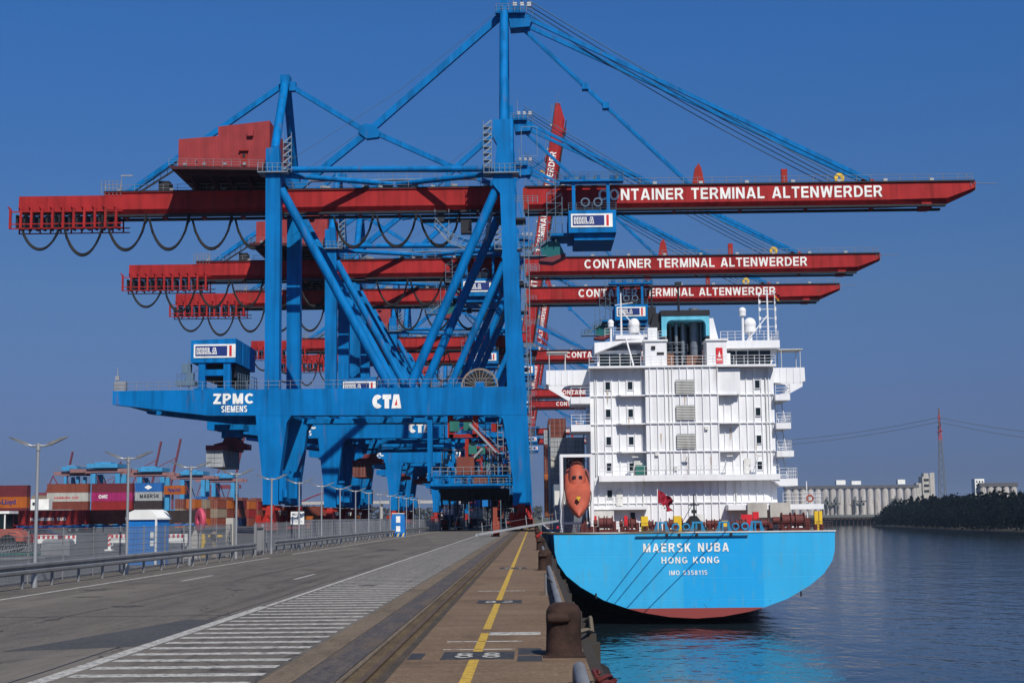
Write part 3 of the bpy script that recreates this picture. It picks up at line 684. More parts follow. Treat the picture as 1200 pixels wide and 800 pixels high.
# funnel: open frame with pipes
b = MB(); f0, f1 = 186.0, 187.0
b.box(16.86, 17.50, f0, 194, 24.9, 27.55); b.box(22.55, 23.0, f0, 194, 24.9, 27.55); b.box(17.5, 22.55, f0, 194, 27.0, 27.55)
b.prism([(17.5, 27.0), (17.5, 26.4), (17.68, 26.82), (18.1, 27.0)], f0, f1); b.prism([(22.55, 27.0), (21.95, 27.0), (22.37, 26.82), (22.55, 26.4)], f0, f1)
fu = sp(b, 'funnel', 'funnelblue')
LF = (-18.3, -167, -WZ); fo = Vector((0, 0, 0))
b = MB(); b.box(16.75, 23.1, f0-.1, 194.1, 27.55, 28.25); b.box(16.86, 17.50, f0, 194, 24.2, 24.9); b.box(22.55, 23.0, f0, 194, 24.2, 24.9); b.box(17.0, 22.9, 193, 193.9, 20.8, 27.4)
b.build('black_band', 'dark', fu)
b = MB()
for x, y_, r_, z1 in ((18.9, 188, .22, 26.9), (19.8, 188.6, .26, 26.9), (21.4, 189, .66, 28.9), (18.3, 190, .25, 28.7), (20.3, 190.5, .35, 28.9), (22.2, 188.4, .12, 26.9)): b.tube((x, y_, 20.8), (x, y_, z1), r_, n=14)
for z in (22.4, 23.6, 25.2): b.lathe([(.66, 0), (.72, 0), (.72, .1), (.66, .1)], (21.4, 189, z), 'z', 16)
b.box(17.6, 19.9, 187.4, 187.6, 22.9, 23.05); b.box(17.6, 19.9, 187.4, 187.6, 24.2, 24.3); b.rail([(17.6, 187.3, 23.05), (20.3, 187.3, 23.05)], .9, .6, .03, 2)
b.build('exhaust_pipe', 'pipe', fu, smooth=True)
b = MB(); b.box(17.5, 18.4, 186.6, 187.6, 20.8, 22.7); b.box(20.1, 22.2, 187, 188, 20.8, 22.5); b.build('locker', mat('brown_locker', (.16, .07, .04), .6), fu)
b = MB(); b.rail([(7.3, YA-.2, 20.8), (30.8, YA-.2, 20.8)], 1.15, 1.3, .035, 3); sp(b, 'railing', 'white'); b = MB(); b.rail([(24.5, 186.7, 24.3), (32.0, 186.7, 24.3), (32.0, 195, 24.3)], 1.2, 1.0, .035, 3); sp(b, 'railing', 'white'); b = MB(); b.rail([(14.4, 184, 24.22), (17.2, 184, 24.22)], 1.1, 1, .03, 3); sp(b, 'railing', 'white'); b = MB()
b.rail([(8.4, YA-.45, 7.0), (30.8, YA-.45, 7.0)], 1.1, 1.4, .03, 2); sp(b, 'railing', 'white')
# masts
b = MB(); b.tube((31.2, 190, 20.8), (31.2, 190, 31.5), .2, .1, n=10); b.tube((31.2, 190, 28.0), (28.2, 190, 24.4), .09, n=6)
for z in (26.5, 27.6, 28.8, 29.8, 30.8): b.tube((30.1, 190, z), (32.3, 190, z), .04, n=5); b.box(30.05, 30.3, 189.9, 190.1, z-.25, z+.25, 0); b.box(32.1, 32.35, 189.9, 190.1, z-.25, z+.25, 0)
b.tube((30.1, 190, 25.6), (30.1, 190, 31), .035, n=5); b.tube((32.3, 190, 25.6), (32.3, 190, 31.2), .035, n=5)
sp(b, 'signal_mast', 'white')
b = MB(); b.tube((11.9, 190, 25), (11.9, 190, 31.2), .16, .08, n=8); b.tube((11.9, 190, 29), (15.0, 190, 24.9), .08, n=6); b.tube((12.3, 187.2, 24.8), (13.3, 186.8, 20.8), .12, n=6); b.box(11.0, 15.2, 187.4, 192, 24.75, 25.3)
b.rail([(9.6, 187.5, 25.1), (15.2, 187.5, 25.1)], 1.1, 1.1, .03, 3); b.tube((11.1, 190, 29.6), (13.5, 190, 29.9), .05, n=5)
sp(b, 'radar_mast', 'white')
for x, z, r_, y_ in ((13.75, 27.2, .85, 192), (10.5, 27.2, .42, 189.6), (27.9, 28.6, .5, 190), (28.9, 26.9, .85, 190.5)):
    b = MB(); b.sphere((x, y_, z), r_, 18, sz=1.05); b.tube((x, y_, z-r_), (x, y_, 24.3), r_*.35, n=8); b.tube((x, y_, z-r_*1.3), (x, y_, z), r_*.92, n=16); sp(b, 'radome', 'white', smooth=True)
b = MB(); b.tube((19.1, 186, 28.1), (19.1, 186, 31.4), .16, .12, n=8); b.box(18.7, 19.5, 185.6, 186.4, 31.3, 31.9); b.tube((15.8, 188, 26.7), (15.8, 188, 31.5), .2, .1, n=8); b.box(15.3, 16.3, 187.6, 188.4, 26.7, 29.0)
b.sphere((15.8, 188, 31.6), .25, 10); sp(b, 'searchlight_post', 'dark')
# lower right side deck
deck_part(24.2, 36.0, 181.4, 196, 2.55, 3.2, [(31.0, 181.5, 3.2), (35.9, 181.5, 3.2), (35.9, 194, 3.2)], 1.4)
b = MB()
for x0, x1 in ((26.5, 28.9), (29.3, 31.8)):
    b.box(x0, x1, 181.0, 181.35, 1.6, 3.4)
sp(b, 'stowage_locker', 'pale')
b = MB(); b.prism([(30.8, 2.5), (34.0, 0.1), (30.8, .1)], 182.5, 183.2); b.tube((34.0, 181.7, 0), (34.0, 181.7, 6), .07, n=6); b.tube((35.6, 181.7, 0), (35.6, 181.7, 2.6), .07, n=6)
sp(b, 'side_support', 'white')
b = MB(); rg = []
for k in range(16):
    t = 2*math.pi*k/16; rg.append([(34.3+(.38+.1*math.cos(q))*math.cos(t), 181.3+.1*math.sin(q), 3.9+(.38+.1*math.cos(q))*math.sin(t)) for q in [2*math.pi*j/6 for j in range(6)]])
b.loft(rg+[rg[0]], caps=False); sp(b, 'lifebuoy', 'orange')
# aft mooring deck: winches, fairleads, bitts
def fairlead(x, ring):
    b = MB()
    if ring:
        rg = []
        for k in range(16):
            t = 2*math.pi*k/16; rg.append([(x+(.36+.12*math.cos(q))*math.cos(t), 167.1+.2*math.sin(q), .62+(.34+.12*math.cos(q))*math.sin(t)) for q in [2*math.pi*j/8 for j in range(8)]])
        b.loft(rg+[rg[0]], caps=False)
    else:
        b.box(x-.62, x-.4, 166.95, 167.3, .12, 1.25); b.box(x+.4, x+.62, 166.95, 167.3, .12, 1.25); b.box(x-.4, x+.4, 166.95, 167.3, 1.05, 1.25); b.tube((x-.15, 167.1, .12), (x-.15, 167.1, 1.05), .13, n=8); b.prism([(x-.95, .12), (x-.62, .12), (x-.62, .9)], 167, 167.2); b.prism([(x+.62, .12), (x+.95, .12), (x+.62, .9)], 167, 167.2)
    sp(b, 'fairlead', mat('fairlead_blue', (.04, .33, .58), .45) if 'fl' not in M else M['fl'])
M['fl'] = mat('fairlead_blue', (.025, .22, .42), .5)
for x, rg_ in ((14.6, 0), (16.2, 1), (17.4, 1), (18.7, 0), (21.7, 0), (23.0, 1), (24.1, 1), (25.4, 0)): fairlead(x, rg_)
def winch(x, y_, wd, rr_):
    b = MB(); b.tube((x-wd/2, y_, rr_+.3), (x+wd/2, y_, rr_+.3), rr_*.72, n=16)
    for q in (-.5, -.1, .1, .5): b.tube((x+wd*q-.05, y_, rr_+.3), (x+wd*q+.05, y_, rr_+.3), rr_, n=18)
    b.box(x-wd*.55, x+wd*.55, y_-rr_, y_+rr_, 0, .35); b.box(x+wd*.55, x+wd*.75, y_-.5, y_+.5, 0, rr_*1.6)
    b.tube((x-wd*.9, y_, rr_+.3), (x-wd*.6, y_, rr_+.3), rr_*.45, n=12)
    sp(b, 'mooring_winch', 'winch', smooth=False)
for a in ((8.6, 174, 1.6, .85), (11.6, 176, 1.4, .75), (13.5, 172, 1.1, .6), (21.6, 176, 1.6, .6), (27.0, 175, 2.0, .6), (30.6, 173, 2.6, .95), (24.5, 173, 1.2, .6), (17, 175, 1.5, .7)): winch(*a)
b = MB()
for x in (10.2, 13.0, 20.3, 23.6, 28.7, 32.5, 6.0): b.tube((x, 169, 0), (x, 169, .8), .22, n=10); b.tube((x+.7, 169, 0), (x+.7, 169, .8), .22, n=10)
for k in range(26): x = 5+rr.random()*28; yy = 169+rr.random()*9; b.box(x, x+.15+rr.random()*.5, yy, yy+.4, 0, .4+rr.random()*1.0)
for k in range(18): x = 5+rr.random()*28; yy = 169+rr.random()*9; b.tube((x, yy, 0), (x+rr.uniform(-.3, .3), yy, .8+rr.random()*1.1), .04, n=5)
sp(b, 'deck_fitting', 'winch')
b = MB(); b.box(12.6, 13.4, 171, 172, 0, 1.9); b.box(16.4, 17.3, 171, 172, 0, 1.9); b.box(33.0, 33.45, 172, 172.5, 0, 2.3); b.box(33.55, 33.9, 172, 172.5, 0, 2.3); b.box(22.0, 22.7, 171, 171.5, .6, 1.3)
sp(b, 'yellow_locker', 'yellow')
b = MB(); b.box(24.7, 26.0, 174, 175, .2, 2.0); b.box(7.0, 7.7, 178, 178.6, .8, 2.0); b.box(26.7, 27.4, 178, 178.6, 1.4, 2.3); b.box(10.8, 11.2, 174, 174.3, .8, 2); b.box(2.7, 2.9, 169, 169.2, .6, .9)
sp(b, 'red_locker', 'signred')
b = MB(); b.prism([(20.6, .1), (18.0-.9, .1), (18.55, 1.9), (19.2, 1.9)], 172, 173); b.tube((18.9, 172, 1.9), (18.9, 172, 4.4), .12, .07, n=6); b.box(18.3, 19.5, 171.9, 172.1, 3.1, 3.25); b.box(18.6, 19.2, 171.8, 172.2, 2.2, 2.6); b.tube((17.4, 172, 1.0), (18.7, 172, 3.2), .04, n=5)
sp(b, 'stern_light_mast', 'dark')
M['dr'] = mat('deck_railing_paint', (.08, .05, .06), .5)
for pts_ in ([(3, 167.6, .1), (13.6, 167.6, .1)], [(26.5, 167.6, .1), (33.9, 167.6, .1)], [(34.2, 167.6, .1), (34.2, 185, .1)]): sp(MB().rail(pts_, 1.0, 1.5, .03, 3), 'deck_railing', 'dr')
b = MB(); b.box(7.4, 9.9, 179.5, 183.2, .0, 2.6); b.box(2.6, 6.4, 184, 196, 0, 6.0, 1); b.box(2.7, 6, 183.9, 184, 3.4, 5.2, 0); sp(b, 'deck_house', ['offwhite', M['pipe']])
b = MB(); b.box(13.0, 14.2, 183.5, 184.1, 7.1, 8.3); sp(b, 'green_cover', 'green')
for x, z in ((12.9, 9.2), (24.7, 9.2), (19.4, 9.2), (28.5, 9.2)):
    b = MB(); b.tube((x, 184.2 if not 14.3 < x < 23.5 else 183, z), (x, 182.2, z+.1), .04, n=5); b.box(x-.45, x+.3, 182, 182.3, z, z+.14); sp(b, 'floodlight', 'offwhite')

# lifeboat on its frame
fr = MB()
for x in (3.45, 7.1): fr.tube((x, 176.6, .1), (x, 176.6, 9.3), .24, n=10)
fr.box(3.3, 7.25, 176.4, 176.8, 9.1, 9.45); fr.bar((3.6, 178, 1.2), (3.6, 186, 6.2), .25, .4); fr.bar((7.0, 178, 1.2), (7.0, 186, 6.2), .25, .4)
fr.box(3.45, 7.1, 177.2, 177.4, 1.0, 1.3); fr.tube((5.4, 177.2, .1), (5.4, 177.2, 1.0), .1, n=6); fr.bar((3.4, 177.4, 3.2), (4.3, 178.6, 3.6), .15)
sp(fr, 'lifeboat_davit', 'white')
LB = thing('lifeboat', 'orange free fall lifeboat hanging nose down at the stern left of the white tower', 'lifeboat', (5.4, 176, 2))
def lring(t, wd, up, dn, n=20):
    # axis goes up and forward; local frame
    A = Vector((5.38, 172.6, 2.0)); B = Vector((5.38, 180.6, 8.2)); d = (B-A).normalized(); u = Vector((0, -d.z, d.y)); c = A.lerp(B, t)
    out = []
    for k in range(n):
        a = 2*math.pi*k/n; cx_, sy_ = math.cos(a), math.sin(a)
        out.append(c+Vector((1, 0, 0))*(.93*wd*math.copysign(abs(cx_)**.8, cx_))+u*((up if sy_ > 0 else dn)*math.copysign(abs(sy_)**.8, sy_)))
    return out
b = MB(); b.loft([lring(t, a, u_, d_) for t, a, u_, d_ in ((0, .03, .05, .25), (.04, .30, .25, .6), (.12, .85, .5, .95), (.22, 1.35, .75, 1.1), (.34, 1.62, .9, 1.2), (.55, 1.72, 1.0, 1.25), (.78, 1.66, .95, 1.2), (.86, 1.5, .8, 1.0), (.9, 1.2, .5, .6))])
o = b.build('boat_hull', 'orange', LB, smooth=True); o.location = (-5.4, -176, -2)
b = MB(); b.loft([lring(t, a, u_, .2) for t, a, u_ in ((.48, .9, .9), (.56, 1.18, 1.75), (.62, 1.2, 2.1), (.80, 1.12, 2.1), (.88, .95, 1.3))])
o = b.build('conning_cabin', 'orange', LB, smooth=True); o.location = (-5.4, -176, -2)
for dx in (-.62, .62):
    b = MB(); b.box(5.38+dx*.62-.2, 5.38+dx*.62+.2, 175.9, 176.3, 6.5, 6.82); o = b.build('window', 'glass', LB); o.location = (-5.4, -176, -2)
b = MB(); b.box(5.15, 5.6, 172.95, 173.6, 4.05, 4.3); b.box(5.3, 5.45, 172.9, 173.5, 3.8, 4.05); o = b.build('tow_hook_plate', 'yellow', LB); o.location = (-5.4, -176, -2)

b = MB()
for k in range(12):
    t0, t1 = .1+k*.065, .1+(k+1)*.065
    for i_ in (1, 9): 
        wa = [.8, 1.2, 1.5, 1.65, 1.72, 1.72, 1.72, 1.7, 1.68, 1.66, 1.6, 1.5, 1.4]; p0 = lring(t0, wa[k]+.04, .2, .35)[0 if i_ == 1 else 10]; p1 = lring(t1, wa[k+1]+.04, .2, .35)[0 if i_ == 1 else 10]; b.bar(p0, p1, .07)
o = b.build1('grab_line', 'dark', LB); o.location = (-5.4, -176, -2)
b = MB(); b.bar((4.4, 176.3, 8.6), (4.4, 179, 8.9), .1); b.bar((6.4, 176.3, 8.6), (6.4, 179, 8.9), .1); b.tube((5.4, 176.6, 9.1), (5.4, 177.6, 7.9), .04, n=5); sp(b, 'davit_tackle', 'dark')
# pipes, doors and fittings on the accommodation
b = MB(); b.tube((8.0, YA+1.15, 7.0), (8.0, YA+1.15, 20.4), .07, n=6); b.tube((17.3, YA-.12, 7.0), (17.3, YA-.12, 20.4), .06, n=6); b.tube((29.7, YA+1.12, 7.0), (29.7, YA+1.12, 20.4), .07, n=6); b.tube((13.9, YA+1.1, 0), (13.9, YA+1.1, 6.2), .08, n=6); b.tube((25.6, YA+1.1, 3.3), (25.6, YA+1.1, 6.2), .08, n=6)
sp(b, 'drain_pipe', 'offwhite')
for x, z, y_ in ((10.9, 3.15, YA+1.12), (27.1, 7.0, YA+1.12), (13.2, 7.0, YA+1.12), (20.9, .1, YA+1.12)):
    b = MB(); b.box(x-.42, x+.42, y_-.06, y_, z+.1, z+2.0); o = sp(b, 'door', 'offwhite'); b = MB(); b.box(x+.24, x+.3, y_-.1, y_-.06, z+1, z+1.2); b.build('handle', 'dark', o)
for x, z, y_ in ((9.65, 17.75, YA+1.2), (12.3, 14.25, YA+1.2), (28.3, 10.75, YA+1.2), (19.3, 16.9, YA-.02), (16.2, 12.2, YA-.02), (22.4, 9.2, YA-.02), (25.1, 12.9, YA+1.2)):
    b = MB(); b.prism([(x-.12, z), (x+.1, z), (x+.05, z-1.0), (x-.03, z-1.7)], y_-.012, y_-.004); sp(b, 'rust_run', 'rustrun')
for x, z in ((15.6, 9.4), (21.9, 12.6), (17.9, 7.6)):
    b = MB(); b.box(x-.2, x+.2, YA-.3, YA, z, z+.4); sp(b, 'junction_box', 'offwhite')
# ship containers
def container_mesh(L_=12.19, W=2.44, H=2.59, corr=True, door=True, name='shipping_container'):
    b = MB(); n_ = int(L_/.28) if corr else 1; e = .035
    def side(x, s_):
        pts = []; y0, y1 = .12, L_-.12; seg = (y1-y0)/n_
        for i in range(n_):
            a = y0+i*seg; pts += [(x, a), (x, a+seg*.35), (x-s_*e, a+seg*.5), (x-s_*e, a+seg*.85)]
        pts.append((x, y1)); vs = [(px, py, .14) for px, py in pts]+[(px, py, H-.1) for px, py in pts]; k = len(pts)
        b.add(vs, [(i, i+1, i+1+k, i+k) if s_ > 0 else (i+1, i, i+k, i+1+k) for i in range(k-1)], 0)
    if corr: side(W/2-.01, 1); side(-W/2+.01, -1)
    else: b.box(-W/2+.01, W/2-.01, .12, L_-.12, .14, H-.1)
    for x in (-W/2, W/2-.1):
        b.box(x, x+.1, 0, L_, 0, .14); b.box(x, x+.1, 0, L_, H-.1, H)
        for y in (0, L_-.12): b.box(x, x+.1, y, y+.12, .14, H-.1)
    for y in (0, L_-.12): b.box(-W/2+.1, W/2-.1, y, y+.12, 0, .14); b.box(-W/2+.1, W/2-.1, y, y+.12, H-.1, H)
    b.box(-W/2+.1, W/2-.1, .12, L_-.12, H-.06, H-.02); b.box(-W/2+.1, W/2-.1, .12, L_-.12, .05, .09)
    b.box(-W/2+.1, W/2-.1, .04, .08, .14, H-.1); b.box(-W/2+.1, W/2-.1, L_-.08, L_-.04, .14, H-.1)
    if door:
        b.box(-.015, .015, .0, .03, .14, H-.1, 2)
        for x in (-.95, -.4, .4, .95): b.tube((x, .0, .1), (x, .0, H-.08), .03, n=5, mi=1)
        for z in (.6, 1.3, 2.0): b.box(-W/2+.12, -.03, .02, .038, z-.02, z+.02, 2); b.box(.03, W/2-.12, .02, .038, z-.02, z+.02, 2)
    return b
CC = {'brown': (.17, .045, .03), 'maroon': (.13, .022, .028), 'red': (.24, .018, .018), 'orange': (.38, .10, .015), 'grey': (.33, .35, .36), 'white': (.42, .41, .37), 'blue': (.02, .12, .36), 'navy': (.015, .03, .09), 'magenta': (.30, .018, .11), 'rustorange': (.20, .052, .03), 'green': (.04, .17, .10), 'tan': (.24, .19, .14), 'dark': (.04, .03, .03)}
for k, c in CC.items(): M['c_'+k] = mat('container_'+k, c, .55, var=.12, scale=.8, streak=.12, rust=.35)
cm = container_mesh().build('shipping_container', ['c_brown', 'galv', 'dark']); cmesh = cm.data; bpy.data.objects.remove(cm)
cf = container_mesh(corr=False, door=False).build('c2', ['c_brown', 'galv', 'dark']); cfar = cf.data; bpy.data.objects.remove(cf)
NM = {'maroon': 'maroon', 'rustorange': 'rusty orange', 'navy': 'navy blue', 'magenta': 'magenta pink', 'dark': 'dark brown'}
def container(x, y, z, col, label, rot=0, mesh=None, group=None):
    o = bpy.data.objects.new('shipping_container', mesh or cmesh); COL.objects.link(o); o.location = (x, y, z); o.rotation_euler = (0, 0, rot)
    o.material_slots[0].link = 'OBJECT'; o.material_slots[0].material = M['c_'+col]
    tag(o, label, 'container', group); return o
tiers = ['bottom', 'second', 'third', 'fourth', 'topmost']
grid = [['grey', 'grey', 'white', 'grey', 'brown'], ['navy', 'grey', 'brown', 'grey', 'grey']]
for i in range(2):
    for j, c in enumerate(grid[i]):
        if i == 1 and j == 4: continue
        container(3.45+i*2.5, 201.5, 2.4+j*2.62, c, f'{NM.get(c, c)} container on the ship, {tiers[j]} of the {"outer" if i == 0 else "inner"} stack beside the lifeboat', group='containers stowed on the ship')
for j, c in enumerate(['orange', 'rustorange', 'orange', 'brown', 'rustorange', 'grey']):
    container(3.3, 262, 1.8+j*2.62, c, f'{NM.get(c, c)} container far forward on the ship, tier {["one","two","three","four","five","six"][j]} of the outer stack', group='containers stowed on the ship')
b = MB()
for z in (5.0, 7.62, 10.2): b.bar((2.3, 201, z-2.2), (7.0, 201, z+.4), .06); b.bar((7.0, 201, z-2.2), (2.3, 201, z+.4), .06)
b.box(2.3, 2.5, 200.6, 201, 0, 14.6); b.box(7.0, 7.2, 200.6, 201, 0, 14.6)
sp(b, 'lashing_bridge', M['pipe'])
# flags
def flag(name, lb, x, y, z0, z1, wd, hgt, mats, wv=.3, droop=.6):
    r = thing(name, lb, 'flag', (x, y, z0)); b = MB(); b.tube((0, 0, 0), (0, 0, z1-z0), .05, n=8); b.build('flagpole', 'white', r)
    b = MB(); nx, nz = 10, 6
    vs = [(i/nx*wd*(.80+.12*math.sin(j*1.3)), wv*1.5*math.sin(i*1.25+j*.55)*(.3+i/nx), z1-z0-.1-j/nz*hgt*(1-.18*math.sin(i*.8))-(i/nx)**1.2*droop-.10*math.sin(i*1.25+j*.4)*i/nx) for i in range(nx+1) for j in range(nz+1)]
    for i in range(nx):
        for j in range(nz):
            k = i*(nz+1)+j; mi = (0 if j < nz/3 else 1 if j < 2*nz/3 else 2) if len(mats) == 3 else 0
            b.add([vs[k], vs[k+1], vs[k+nz+2], vs[k+nz+1]], [(0, 1, 2, 3)], mi)
    o = b.build('flag_cloth', mats, r, smooth=True); return r, o
fr_, _o = flag('ensign', 'red ensign drooping from a white pole at the ship stern', 14.2, 166.9, .1, 5.0, 2.0, 1.7, ['flagred'], .28, 1.0)
b = MB(); b.box(.25, 1.0, -.05, -.02, 3.3, 3.45); 
for k in range(5): b.lathe([(.01, -.02), (.13, -.02), (.13, .02), (.01, .02)], (.75+.22*math.cos(k*1.26), -.12, 3.75-.45+.22*math.sin(k*1.26)), 'y', 8)
b.v = [(x, y-.12, z-.6) for x, y, z in b.v]; b.build('flag_emblem', 'letter', fr_)
flag('courtesy_flag', 'small black red and gold flag beside the right signal mast', 32.1, 189.5, 25.6, 31.1, .8, .8, ['dark', 'signred', 'yellow'], .12, .5)

# stern lines to the quay bollard
for i, (x, lb) in enumerate(((14.6, 'leftmost of the four stern mooring ropes'), (16.2, 'second stern mooring rope from the left'), (18.7, 'third stern mooring rope from the left'), (22.2, 'rightmost of the four stern mooring ropes'))):
    b = MB(); a = Vector((x, 166.95, .42)); q = Vector((.5+.05*i, 138, .42+.03*i)); n_ = 24
    b.path([a.lerp(q, k/n_)-Vector((0, 0, .30*4*(k/n_)*(1-k/n_))) for k in range(n_+1)], .05, 6)
    tag(b.build('mooring_rope', 'rope'), lb, 'rope', 'stern mooring ropes')

# ---------------------------------------------------------------- quay crane
OX, OY = -20.0, 10.3                     # crane base centre: X -20 and 10.3 m behind the front frame
HX, HZ = -1.2, 50.0                     # boom hinge
def build_crane(Y):
    C_ = thing('container_crane', 'x', 'crane', (OX, Y+OY, 0))
    def P(mb, name, mats, parent=None, **k):
        return mb.build(name, mats, C_, loc=(-OX, -OY, 0), **k)
    rv = lambda i: 0 if i == 0 else 18.6
    for i in (0, 1):
        y = rv(i)
        b = MB(); b.prism([(-39.8, 16.86), (-38.7, 7.5), (-38.65, 4.1), (-36.4, 4.1), (-36.4, 7.5), (-35.3, 15.8), (-34.6, 16.84)], y+.0, y+2.4); P(b, 'lower_leg', 'blue')
        b = MB(); b.prism([(-5.2, 16.48), (-4.2, 16.0), (-3.9, 14.3), (-2.9, 7.5), (-2.9, 3.6), (-.45, 3.6), (-.5, 10.5), (-.7, 16.48)], y+.0, y+2.4); P(b, 'lower_leg', 'blue')
        b = MB(); b.prism([(-60.5, 20.62), (-60.5, 18.68), (-46.5, 16.9), (-39.8, 16.86), (-.7, 16.48), (-.85, 20.6)], y-.03, y+2.43)
        b.box(-60.5, -.9, y-.12, y-.03, 20.45, 20.62) if False else None
        P(b, 'portal_beam', 'blue')
        b = MB(); b.prism([(-38.6, 20.62), (-38.75, 56.2), (-36.9, 56.6), (-36.6, 53), (-36.5, 20.62)], y+.2, y+2.2); P(b, 'upper_leg', 'blue')
        b = MB(); b.prism([(-3.55, 20.6), (-4.3, 49), (-5.45, 50.5), (-5.1, 52.3), (-4.7, 56.4), (-5.25, 57.5), (-5.25, 60.1), (-2.7, 60.1), (-2.6, 53), (-2.3, 50), (-1.05, 20.6)], y+.2, y+2.2); P(b, 'upper_leg', 'blue')
        b = MB(); b.tube((-36.6, y+1.2, 50.2), (-20.6, y+1.2, 20.9), .68, n=14); P(b, 'diagonal_brace', 'blue', smooth=True)
        b = MB(); b.tube((-4.9, y+1.2, 49.8), (-17.6, y+1.2, 20.9), .68, n=14); P(b, 'diagonal_brace', 'blue', smooth=True)
        b = MB(); b.tube((-36.7, y+1.2, 53.2), (-5, y+1.2, 52.9), .47, n=12); P(b, 'top_tie', 'blue', smooth=True)
        b = MB(); b.tube((-36.7, y+1.2, 52.4), (-20.5, 10.3, 52.9), .40, n=10); b.tube((-20.5, 10.3, 52.9), (-5, y+1.2, 52.2), .40, n=10); P(b, 'plan_brace', 'blue', smooth=True)
        b = MB(); b.tube((-37.6, y+1.2, 56.3), (-37.6, 10.3+(i-.5)*.8, 69.6), .66, n=12); P(b, 'rear_mast', 'blue', smooth=True)
        b = MB(); b.tube((-3.7, y+1.2, 59.5), (-3.6, 10.3+(i-.5)*3, 80), .66, n=14); P(b, 'main_mast', 'blue', smooth=True)
        for x in (-37.5, -1.7):         # bogies under each leg
            b = MB(); x0, x1 = x-.9, x+.9
            yc = y+1.2
            b.prism([(yc-3.6, 1.9), (yc-1.1, 3.9), (yc+1.1, 3.9), (yc+3.6, 1.9), (yc+3.6, 1.5), (yc-3.6, 1.5)], x-.55, x+.55, 'x')
            b.box(x-1.3, x+1.3, yc-.8, yc+.8, 3.3, 3.95)
            for q in (-2.6, 2.6):
                b.prism([(yc+q-1.5, .9), (yc+q-.4, 1.5), (yc+q+.4, 1.5), (yc+q+1.5, .9), (yc+q+1.5, .45), (yc+q-1.5, .45)], x-.7, x+.7, 'x')
            b.bar((x-1.2, yc-4.2, .4), (x-.2, yc-3.2, 2.6), .35); b.bar((x+1.2, yc-4.2, .4), (x+.2, yc-3.2, 2.6), .35); b.box(x-1.5, x+1.6, yc-4.4, yc-3.9, .5, 1.5); b.box(x-1.7, x-.9, yc-3.6, yc-2.4, 1.2, 2.6)
            o = P(b, 'bogie', 'brightred')
            b = MB()
            for q in (-3.4, -1.7, 1.7, 3.4): b.tube((x-.12, yc+q, .38), (x+.12, yc+q, .38), .38, n=14)
            b.build('wheel', 'dark', o)
    b = MB(); b.box(-3.7, -1.0, 2.43, 18.57, 17.2, 20.2); P(b, 'cross_beam', 'blue')
    b = MB(); b.box(-38.6, -36.0, 2.43, 18.57, 17.2, 20.2); P(b, 'cross_beam', 'blue')
    b = MB(); b.box(-2.6, -.8, 2.4, 18.6, 4.1, 6.2); P(b, 'sill_beam', 'blue')
    b = MB(); b.box(-38.4, -36.6, 2.4, 18.6, 4.3, 6.4); P(b, 'sill_beam', 'blue')
    b = MB(); b.box(-60.3, -58.9, 2.43, 18.57, 18.9, 20.4); b.box(-4.6, -2.8, 2.2, 18.8, 53.0, 54.6); b.box(-38.4, -36.8, 2.2, 18.8, 52.2, 54.0); P(b, 'cross_beam', 'blue')
    b = MB(); b.box(-58, -39, 2.6, 5.2, 18.9, 19.3); b.box(-58, -39, 15.4, 18.2, 18.9, 19.3); b.box(-47, -46.4, 5, 16, 18.6, 19.2); P(b, 'rear_walkway', 'dark')
    # equipment pods at the landside foot
    b = MB(); b.box(-36.2, -35.2, -.6, 1.6, 4.6, 8.2); b.box(-36.2, -34.4, 4, 7, 5, 8); b.tube((-35.3, -.8, 5.1), (-35.3, -.8, 6.2), .35, n=8); b.box(-38.9, -35.4, 3, 5, 8.6, 9.0); P(b, 'cabinet', 'blue')
    # main girder
    def sect(hw, z0, z1, ch): return [(10.3-hw, z1), (10.3-hw, z0+ch), (10.3-hw+.7, z0), (10.3+hw-.7, z0), (10.3+hw, z0+ch), (10.3+hw, z1)]
    b = MB(); b.prism(sect(1.55, 48.35, 51.75, .85), -65.1, -2.55, 'x')
    for x in range(-62, -4, 6): b.box(x-.2, x+.2, 8.9, 11.7, 47.95, 48.34)
    b.box(-65.1, -2.55, 8.55, 12.05, 51.753, 51.86); gd = P(b, 'girder', 'red')
    b = MB(); b.box(-65.0, -2.6, 8.35, 9.2, 48.0, 48.33); b.box(-65.0, -2.6, 11.4, 12.25, 48.0, 48.33); b.box(-65.0, -2.6, 8.5, 8.56, 51.86, 52.05); b.build('shade_band_rail', 'dark', gd)  # dark rail strips, lower ones deepen the girder's shaded bottom band by colour
    b = MB(); b.box(-78.2, -65.1, 8.9, 11.7, 49.0, 51.45); P(b, 'rear_girder', 'red')
    b = MB()
    for x in [-79.2+i*1.62 for i in range(11)]:
        b.box(x-.18, x+.18, 8.1, 8.4, 46.3, 49.3); b.box(x-.1, x+.1, 12.2, 12.4, 46.3, 49)
        b.bar((x, 8.25, 49.3), (x-.6, 8.9, 49.8), .18)
    for z in (46.3, 47.0, 48.9): b.bar((-79.3, 8.25, z), (-62, 8.25, z), .16); b.bar((-79.3, 12.3, z), (-62, 12.3, z), .16)
    for k in range(14): b.box(-78.6+k*1.15, -78.3+k*1.15, 8.9, 12, 46.6, 48.6, 1)
    P(b, 'cable_rack', ['red', 'dark'])
